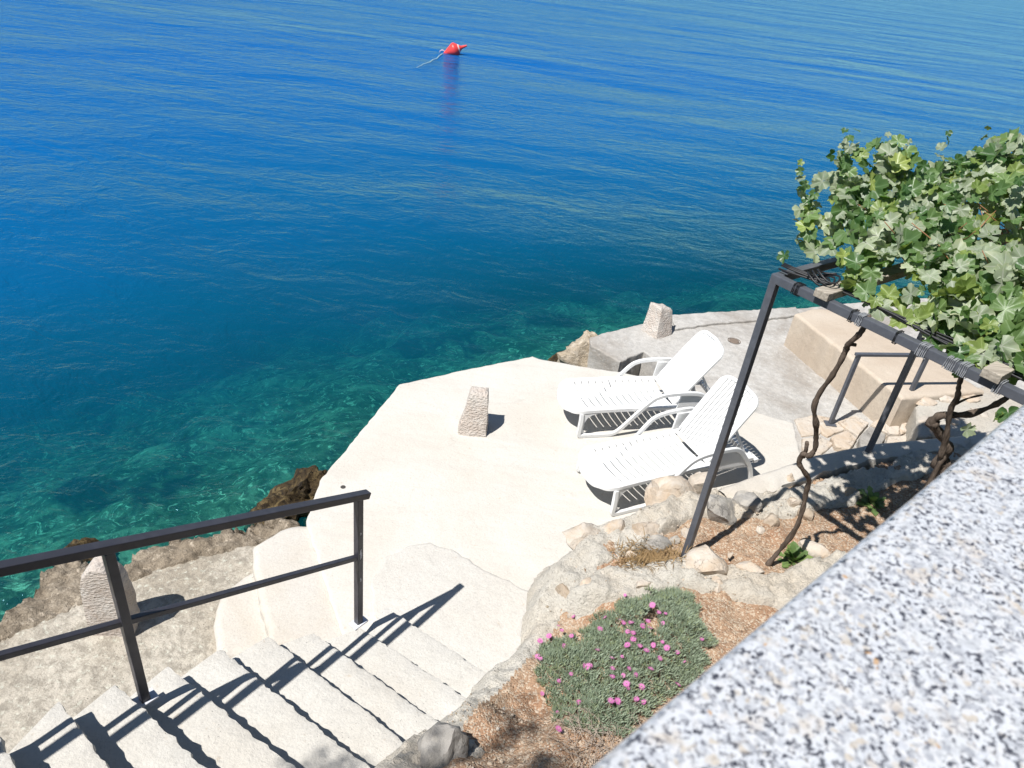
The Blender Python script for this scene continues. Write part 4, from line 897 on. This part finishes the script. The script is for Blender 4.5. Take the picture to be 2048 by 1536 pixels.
def trunk(pts, r0, r1, seed):
    pts = [Vector(p) for p in pts]; out = []; PQ = [pts[0]] + pts + [pts[-1]]; n_ = 5
    for i in range(1, len(PQ) - 2):
        for e in range(n_):
            u = e / n_; a, b, c, d_ = PQ[i - 1:i + 3]; out.append(.5 * ((2 * b) + (c - a) * u + (2 * a - 5 * b + 4 * c - d_) * u * u + (3 * b - a - 3 * c + d_) * u ** 3))
    out.append(pts[-1]); N_ = len(out)
    rr = [(r0 + (r1 - r0) * i / N_) * (1 + .5 * mnoise.noise(Vector((i * .31, seed, 0))) + .3 * mnoise.noise(Vector((i * 1.1, seed, 2)))) for i in range(N_)]
    mb = MB(); mb.tube(out, rr, 8); return mb
vines = []
for k, (lab, base) in enumerate((('grape vine whose thin twisted trunk rises from the open soil beside the pergola post', v1b), ('grape vine whose gnarled forked trunk rises beside the granite parapet', P2a[0]))):
    v = empty('grape_vine', base); tag(v, lab, 'grape vine'); vines.append(v)
trunk(P1, .017, .015, 1).build('trunk', M['bark'], vines[0], smooth=True)
kn = MB(); rock_mb(kn, atY(1614, 890, P1[8].y), (.018, .018, .03), 5, 0, 2); kn.build('knot', M['bark'], vines[0], smooth=True)
kn = MB(); kn.tube([atY(1606, 915, P1[8].y), atY(1612, 900, P1[8].y), atY(1614, 885, P1[9].y)], .013, 6); kn.build('spur', M['bark'], vines[0], smooth=True)
kn = MB(); kn.tube([P1[18], atY(1712, 690, P1[18].y)], .01, 6); kn.build('spur', M['bark'], vines[0], smooth=True)
trunk(P2a, .034, .012, 2).build('trunk', M['bark'], vines[1], smooth=True)
kn = MB(); rock_mb(kn, P2a[5], (.035, .035, .05), 8, 0, 2); kn.build('knot', M['bark'], vines[1], smooth=True)
trunk(P3, .016, .012, 3).build('branch', M['bark'], vines[1], smooth=True)
trunk([P3[5], atY(1935, 797, P3[5].y), atY(1965, 790, P3[5].y)], .007, .004, 4).build('branch', M['bark'], vines[1], smooth=True)
for k in range(46):
    s = rn.uniform(.6, 2.0); t = rn.uniform(.2, 1.8); a = rn.uniform(0, 6.28); mb = MB(); pts = []
    for e in range(7): pts.append(PP(s + .085 * e * math.cos(a), t + .085 * e * math.sin(a), .08 + .06 * e + .02 * math.sin(e * 1.3 + k)))
    mb.tube(pts, [.006 - .0006 * e for e in range(7)], 5); mb.build('cane', M['cane'], vines[0 if t < .9 else 1], smooth=True)
# the leaves that show largest are objects, the rest one mesh per vine
items.sort(key=lambda q: (q[0] - camv).length / q[1] - (q[0].z - PZ) * 14)
cnt = [0, 0]; rest = [MB(), MB()]; rlc = [[], []]
for p, r, rot, k in items:
    t_ = (p - PC).dot(vdir); vi = 0 if t_ < .55 else 1; v = vines[vi]
    if cnt[vi] < 298:
        o = bpy.data.objects.new('leaf', LM[k]); COL.objects.link(o); o.parent = v
        o.matrix_local = Matrix.Translation(p - Vector(v.location)) @ rot.to_4x4() @ Matrix.Scale(r, 4); cnt[vi] += 1
    else:
        me = LM[k]; rest[vi].add([p + rot @ (Vector(q.co) * r) for q in me.vertices], [list(f.vertices) for f in me.polygons], LIDX[k]); rlc[vi] += [c for q in me.vertices for c in q.co]
for vi in (0, 1):
    if rest[vi].v:
        o = rest[vi].build('foliage', LMAT, vines[vi], smooth=True, recalc=False); o['kind'] = 'stuff'; o.data.attributes.new('leafco', 'FLOAT_VECTOR', 'POINT').data.foreach_set('vector', rlc[vi])

# ------------------------------------------------------------------ ice plant, weeds, dry grass, pebbles
ICE = [at(x, y, .42).to_2d() for x, y in ((1072, 1300), (1085, 1262), (1120, 1240), (1160, 1232), (1200, 1222), (1250, 1202), (1300, 1195), (1345, 1190), (1385, 1205), (1378, 1240), (1400, 1265), (1425, 1300), (1405, 1345), (1350, 1400), (1290, 1450), (1240, 1500), (1190, 1520), (1130, 1490), (1105, 1440), (1098, 1385), (1075, 1335))]
ICEp = [tuple(p) for p in ICE]
ip = empty('ice_plant', at(1240, 1330, .42)); tag(ip, 'spreading grey green ice plant with magenta flowers below the granite', 'flowering plant')
ixs = [p[0] for p in ICEp]; iys = [p[1] for p in ICEp]; mb = MB(); cnt_ = 0
def iceh(x, y):
    d_ = float(polydist(np.array(x), np.array(y), ICEp, True)); return .14 * min(1, d_ / .17) + .03 * mnoise.noise(Vector((x * 6, y * 6, 0))) * min(1, d_ / .1)
while cnt_ < 5200:
    x = random.uniform(min(ixs), max(ixs)); y = random.uniform(min(iys), max(iys))
    w_ = .05 * mnoise.noise(Vector((x * 9, y * 9, 5)))
    if not inside(np.array(x + w_), np.array(y - w_), ICEp): continue
    if mnoise.noise(Vector((x * 7, y * 7, 9))) < -.42: continue
    cnt_ += 1; z0 = hz(x, y) + iceh(x, y) * random.uniform(.55, 1.05); mi = 1 if random.random() < .14 else 0
    az0 = random.uniform(0, 6.28); stem = Vector((random.gauss(0, .35), random.gauss(0, .35), 1)).normalized()
    for k in range(4):
        a = az0 + k * 1.57 + random.uniform(-.3, .3); tl = random.uniform(.35, .95)
        d_ = (stem + Vector((math.cos(a), math.sin(a), 0)) * tl).normalized(); L_ = random.uniform(.024, .046); r_ = random.uniform(.0024, .0038)
        p0 = Vector((x, y, z0)) + d_ * .002; sdv = d_.cross(Vector((0, 0, 1))); sdv = sdv.normalized() if sdv.length > .01 else Vector((1, 0, 0)); u_ = sdv.cross(d_)
        tip = p0 + d_ * L_ + Vector((0, 0, .004)); md = p0 + d_ * L_ * .5
        mb.add([p0, md + sdv * r_, md - sdv * .5 * r_ + u_ * .87 * r_, md - sdv * .5 * r_ - u_ * .87 * r_, tip], [(0, 1, 2), (0, 2, 3), (0, 3, 1), (4, 2, 1), (4, 3, 2), (4, 1, 3)], mi)
o = mb.build('foliage', [M['ice'], M['ice2']], ip, recalc=False); o['kind'] = 'stuff'
fm = MB(); npet = 18
for k in range(npet):
    a = 2 * math.pi * k / npet + random.uniform(-.06, .06); L_ = random.uniform(.85, 1.05); c_, s_ = math.cos(a), math.sin(a); z_ = random.uniform(.05, .26)
    P_ = lambda r, w, z: (r * c_ - w * s_, r * s_ + w * c_, z)
    fm.add([P_(.12, -.06, .05), P_(.12, .06, .05), P_(.6 * L_, .11, z_ * .7), P_(.6 * L_, -.11, z_ * .7), P_(L_, 0.02, z_)], [(0, 1, 2, 3), (3, 2, 4)], 0)
for k in range(10):
    a = 2 * math.pi * k / 10; fm.add([(.05 * math.cos(a), .05 * math.sin(a), .05), (.17 * math.cos(a + .3), .17 * math.sin(a + .3), .05), (.13 * math.cos(a), .13 * math.sin(a), .3)], [(0, 1, 2)], 1)
fm.tube([(0, 0, -1.2), (0, 0, .04)], [.05, .12], 6, mi=2)
flower0 = fm.build('flower', [M['petal'], M['fcenter'], M['ice']], None, recalc=False); fme = flower0.data; bpy.data.objects.remove(flower0)
for (x, y) in ((1250, 1190), (1147, 1233), (1210, 1235), (1240, 1240), (1305, 1210), (1318, 1225), (1200, 1258), (1262, 1245), (1285, 1252), (1300, 1256), (1326, 1246), (1098, 1272), (1143, 1272), (1128, 1292), (1075, 1313), (1080, 1282), (1255, 1290), (1280, 1292), (1293, 1301), (1307, 1290), (1195, 1300), (1225, 1337), (1258, 1337), (1142, 1348), (1118, 1362), (1157, 1404), (1084, 1387), (1256, 1375), (1235, 1402), (1273, 1398), (1287, 1404), (1117, 1458), (1115, 1425), (1355, 1305), (1403, 1277), (1176, 1333)) + tuple((1245 + random.gauss(0, 75), 1310 + random.gauss(0, 55)) for _ in range(26)):
    p = at(x, y, .45)
    for _ in range(3): p = at(x, y, hz(p.x, p.y) + max(iceh(p.x, p.y), .01) + .025)
    fo = bpy.data.objects.new('flower', fme); COL.objects.link(fo); fo.parent = ip; sc_ = random.uniform(.013, .025)
    fo.location = p - Vector(ip.location); fo.rotation_euler = (random.gauss(.15, .3), random.gauss(-.1, .3), random.uniform(0, 6)); fo.scale = (sc_,) * 3
# dry twigs at the ice plant's lower end
tw = MB()
for k in range(240):
    q = at(1190 + random.gauss(0, 40), 1480 + random.gauss(0, 38), .6); z0 = hz(q.x, q.y); a = random.uniform(0, 6.28); L_ = random.uniform(.04, .11); p0 = Vector((q.x, q.y, z0 + random.uniform(0, .05)))
    p1 = p0 + Vector((math.cos(a) * L_, math.sin(a) * L_, random.uniform(-.01, .07))); tw.tube([p0, (p0 + p1) / 2 + Vector((random.gauss(0, .01), random.gauss(0, .01), .01)), p1], [.0018, .0015, .0008], 4)
tw.build('dry_twigs', M['twig'], ip, recalc=False)['kind'] = 'stuff'
# dry grass in the pocket
g = MB(); gc = at(1300, 1120, .42)
for k in range(900):
    q = at(1300 + random.gauss(0, 32), 1120 + random.gauss(0, 13), .42); a = random.uniform(0, 6.28); L_ = random.uniform(.04, .10); p0 = Vector((q.x, q.y, hz(q.x, q.y) + random.uniform(0, .025)))
    d_ = Vector((math.cos(a), math.sin(a), random.uniform(-.05, .6))); w_ = Vector((-math.sin(a), math.cos(a), 0)) * .0022; mdp = p0 + d_ * L_ * .5 + Vector((0, 0, .008)); g.add([p0 - w_, p0 + w_, mdp + w_, mdp - w_, p0 + d_ * L_], [(0, 1, 2, 3), (3, 2, 4)])
gd = g.build('dry_grass', M['straw'], recalc=False); tag(gd, 'dry brown grass in the small soil pocket left of the post', 'grass', kind='stuff')
def weed(name, label, px, z, n, size, seed):
    r_ = random.Random(seed); b = at(*px, z); b.z = hz(b.x, b.y); o = empty(name, b); tag(o, label, 'plant'); st_ = MB()
    for k in range(n):
        a = r_.uniform(0, 6.28); L_ = r_.uniform(.5, 1) * size; el = r_.uniform(.15, 1.2); d_ = Vector((math.cos(a) * math.cos(el), math.sin(a) * math.cos(el), math.sin(el)))
        st_.tube([b, b + d_ * L_ * .5], .002, 4); sdv = d_.cross(Vector((0, 0, 1))).normalized(); mb = MB(); ts = (.3, .48, .62, .74, .88, 1.0); ws = (.02, .16, .10, .19, .09, 0); vs = []
        for t_, w_ in zip(ts, ws):
            c = b + d_ * L_ * t_ + Vector((0, 0, -.25 * L_ * (t_ - .3) ** 2)); vs += [c - sdv * w_ * L_ + Vector((0, 0, .12 * w_ * L_)), c, c + sdv * w_ * L_ + Vector((0, 0, .12 * w_ * L_))]
        mb.add(vs, [(i * 3 + j, i * 3 + j + 1, i * 3 + j + 4, i * 3 + j + 3) for i in range(5) for j in (0, 1)]); mb.build('leaf', M['weed'], o, smooth=True, recalc=False)
    st_.build('stem', M['weed'], o); return o
weed('weed', 'leafy green weed at the foot of the thin vine trunk', (1588, 1118), .47, 44, .17, 3)
weed('weed', 'weed growing in the shade beside the granite edge', (1742, 1005), .46, 40, .17, 4)
# pebbles
pbm = MB(); ico = bmesh.new(); bmesh.ops.create_icosphere(ico, subdivisions=1, radius=1); iv = [v.co.copy() for v in ico.verts]; ifc = [[v.index for v in f.verts] for f in ico.faces]; ico.free()
areas = [((1420, 1060), (110, 22), .43, 240), ((1600, 1030), (80, 28), .45, 220), ((1420, 1240), (40, 45), .5, 170), ((1020, 1470), (55, 50), .55, 420), ((1110, 1520), (60, 20), .6, 120), ((960, 1440), (60, 35), .4, 150), ((1280, 1180), (120, 20), .42, 60)]
for c, sg, z, n in areas:
    for k in range(n):
        q = at(random.gauss(c[0], sg[0]), random.gauss(c[1], sg[1]), z); r_ = random.uniform(.0025, .0065) * (2.2 if random.random() < .05 else 1); b = Vector((q.x, q.y, hz(q.x, q.y) + r_ * .3))
        s3 = Vector((random.uniform(.7, 1.3), random.uniform(.7, 1.3), random.uniform(.5, .9))); mi = random.choice((0, 0, 1, 2))
        rt = Matrix.Rotation(random.uniform(0, 6), 3, 'Z'); pbm.add([b + rt @ Vector((v.x * s3.x * random.uniform(.8, 1.2), v.y * s3.y, v.z * s3.z)) * r_ for v in iv], ifc, mi)
pe = pbm.build('gravel', [M['st_brown'], M['st_peach'], M['st_tan']], recalc=False); tag(pe, 'small loose pebbles scattered over the soil', 'gravel', kind='stuff')

# ------------------------------------------------------------------ granite parapet
GZ = CAMH - .35
ga = at(1160, 1536, GZ); gb = at(2048, 800, GZ); gd_ = (gb - ga).to_2d().normalized(); gn = Vector((gd_.y, -gd_.x))   # gn points away from the sea
A0 = ga.to_2d() - gd_ * 1.6; A1 = gb.to_2d() + gd_ * 3.2; GW = .46
gp = empty('granite_parapet', (A0.x, A0.y, GZ)); tag(gp, 'parapet topped with speckled black and white granite in the near corner', 'parapet')
prof = []; r_ = .012
for a in np.linspace(0, math.pi / 2, 6): prof.append((r_ - r_ * math.cos(a), -r_ + r_ * math.sin(a)))
prof = [(0.0, -.03)] + prof + [(GW, 0.0), (GW, -.03)]
mb = MB(); L = (A1 - A0).length; vs = []
for e in (0, L):
    for a, b in prof: p = A0 + gd_ * e + gn * a; vs.append((p.x, p.y, GZ + b))
k = len(prof); mb.add(vs, [(i, (i + 1) % k, k + (i + 1) % k, k + i) for i in range(k)] + [list(range(k))[::-1], list(range(k, 2 * k))])
mb.build('coping_slab', M['granite'], gp, auto=50)
pw = [A0 + gn * .05, A1 + gn * .05, A1 + gn * (GW - .05), A0 + gn * (GW - .05)]
mb = MB(); mb.prism(pw, -.2, GZ - .031); mb.build('wall_body', M['plaster'], gp)
up_ = [A0 + gn * (GW - .049), A1 + gn * (GW - .049), A1 + gn * 4, A0 + gn * 4]
mb = MB(); mb.prism(up_, 2.6, 2.75); uo = mb.build('upper_terrace', M['step']); tag(uo, 'upper house terrace behind the parapet', kind='structure')

# ------------------------------------------------------------------ mooring buoy
bp = at(908, 108, SEA); bo = empty('mooring_buoy', bp); tag(bo, 'red spindle shaped mooring buoy afloat on the open sea', 'buoy')
ax = (Vector((.90, .12, .40))).normalized(); mb = MB(); up_v = ax.cross(Vector((0, 1, 0))).normalized(); sv = ax.cross(up_v)
ctr = bp + Vector((0, 0, .15)); prf = [(-.60, .03), (-.55, .05), (-.30, .20), (-.04, .345), (.02, .355), (.07, .34), (.24, .20), (.36, .10), (.40, .08), (.62, .05), (.66, .045), (.67, .0)]
N_ = 20; vs = []
prf = [(x * .82, r * .82) for x, r in prf]
for x, r in prf:
    for e in range(N_): a = 2 * math.pi * e / N_; vs.append(ctr + ax * x + up_v * r * math.cos(a) + sv * r * math.sin(a))
mb.add(vs, [(i * N_ + e, i * N_ + (e + 1) % N_, (i + 1) * N_ + (e + 1) % N_, (i + 1) * N_ + e) for i in range(len(prf) - 1) for e in range(N_)] + [list(range(N_))])
mb.build('float', M['buoy'], bo, auto=40)
mb = MB(); vs = []
for x, r in ((.185, .185), (.23, .15)):
    for e in range(N_): a = 2 * math.pi * e / N_; vs.append(ctr + ax * x + up_v * r * math.cos(a) + sv * r * math.sin(a))
mb.add(vs, [(e, (e + 1) % N_, N_ + (e + 1) % N_, N_ + e) for e in range(N_)]); mb.build('collar', M['buoyw'], bo)
mb = MB(); e_ = ctr - ax * .47; mb.tube([e_ + Vector((-.05 + .12 * math.cos(a), 0, .02 + .12 * math.sin(a))) for a in np.linspace(0, 2 * math.pi, 15)[:-1]], .017, 6, closed=True); mb.build('ring', M['buoyw'], bo)
ro = MB(); pts = [e_] + [at(x, y, SEA + .02) for x, y in ((884, 108), (878, 112), (874, 117), (866, 119), (860, 124), (850, 127), (846, 128), (843, 131), (839, 132), (836, 134), (833, 135))]
ro.tube(pts, [.017 - .001 * k for k in range(12)], 6); assert len(pts) == 12; rp_ = ro.build('mooring_rope', M['rope']); tag(rp_, 'pale rope trailing on the water from the red buoy', 'rope')

# ------------------------------------------------------------------ tree outside the frame whose twigs shade the lower stairs
tb = Vector((-4.6, -2.6, 1.0)); tr_ = empty('tree', tb); tag(tr_, 'leafy tree left of the camera that dapples the lowest stairs with shade', 'tree')
rt_ = random.Random(77); tips = []
for px, py, z_, tl in ((548, 1516, .9, 6.6), (1030, 1450, .5, 6.9), (1100, 1535, .6, 6.8), (885, 1540, .6, 6.8)):
    tips.append((at(px, py, z_) - sd * tl, .075, 34))
for k in range(14): tips.append((Vector((-4.8 + rt_.gauss(0, .7), -3.0 + rt_.gauss(0, .6), 6.8 + rt_.gauss(0, .5))), .4, 90))
mb = trunk([tb - Vector((0, 0, .6)), tb + Vector((.1, .05, .8)), tb + Vector((.05, -.1, 1.7)), tb + Vector((.15, 0, 3.2)), tb + Vector((.1, -.2, 5.2))], .13, .05, 6); mb.build('trunk', M['bark'], tr_, smooth=True)
crown = MB()
for p_, r_, n_ in tips:
    q_ = tb + Vector((.13, -.05, 3.9)); limb = trunk([q_, q_.lerp(p_, .5) + Vector((0, 0, .2)), p_], .025, .006, rt_.random() * 9); limb.build('limb', M['bark'], tr_, smooth=True)
    for k in range(n_):
        c_ = p_ + Vector((rt_.gauss(0, r_), rt_.gauss(0, r_), rt_.gauss(0, r_ * .6))); a_ = Vector((rt_.gauss(0, 1), rt_.gauss(0, 1), rt_.gauss(0, .6))).normalized(); b_ = a_.cross(Vector((0, 0, 1))).normalized() * .018
        crown.add([c_, c_ + a_ * .035 + b_, c_ + a_ * .08, c_ + a_ * .035 - b_], [(0, 1, 2, 3)])
crown.build('crown', M['leaf4'], tr_, recalc=False)['kind'] = 'stuff'
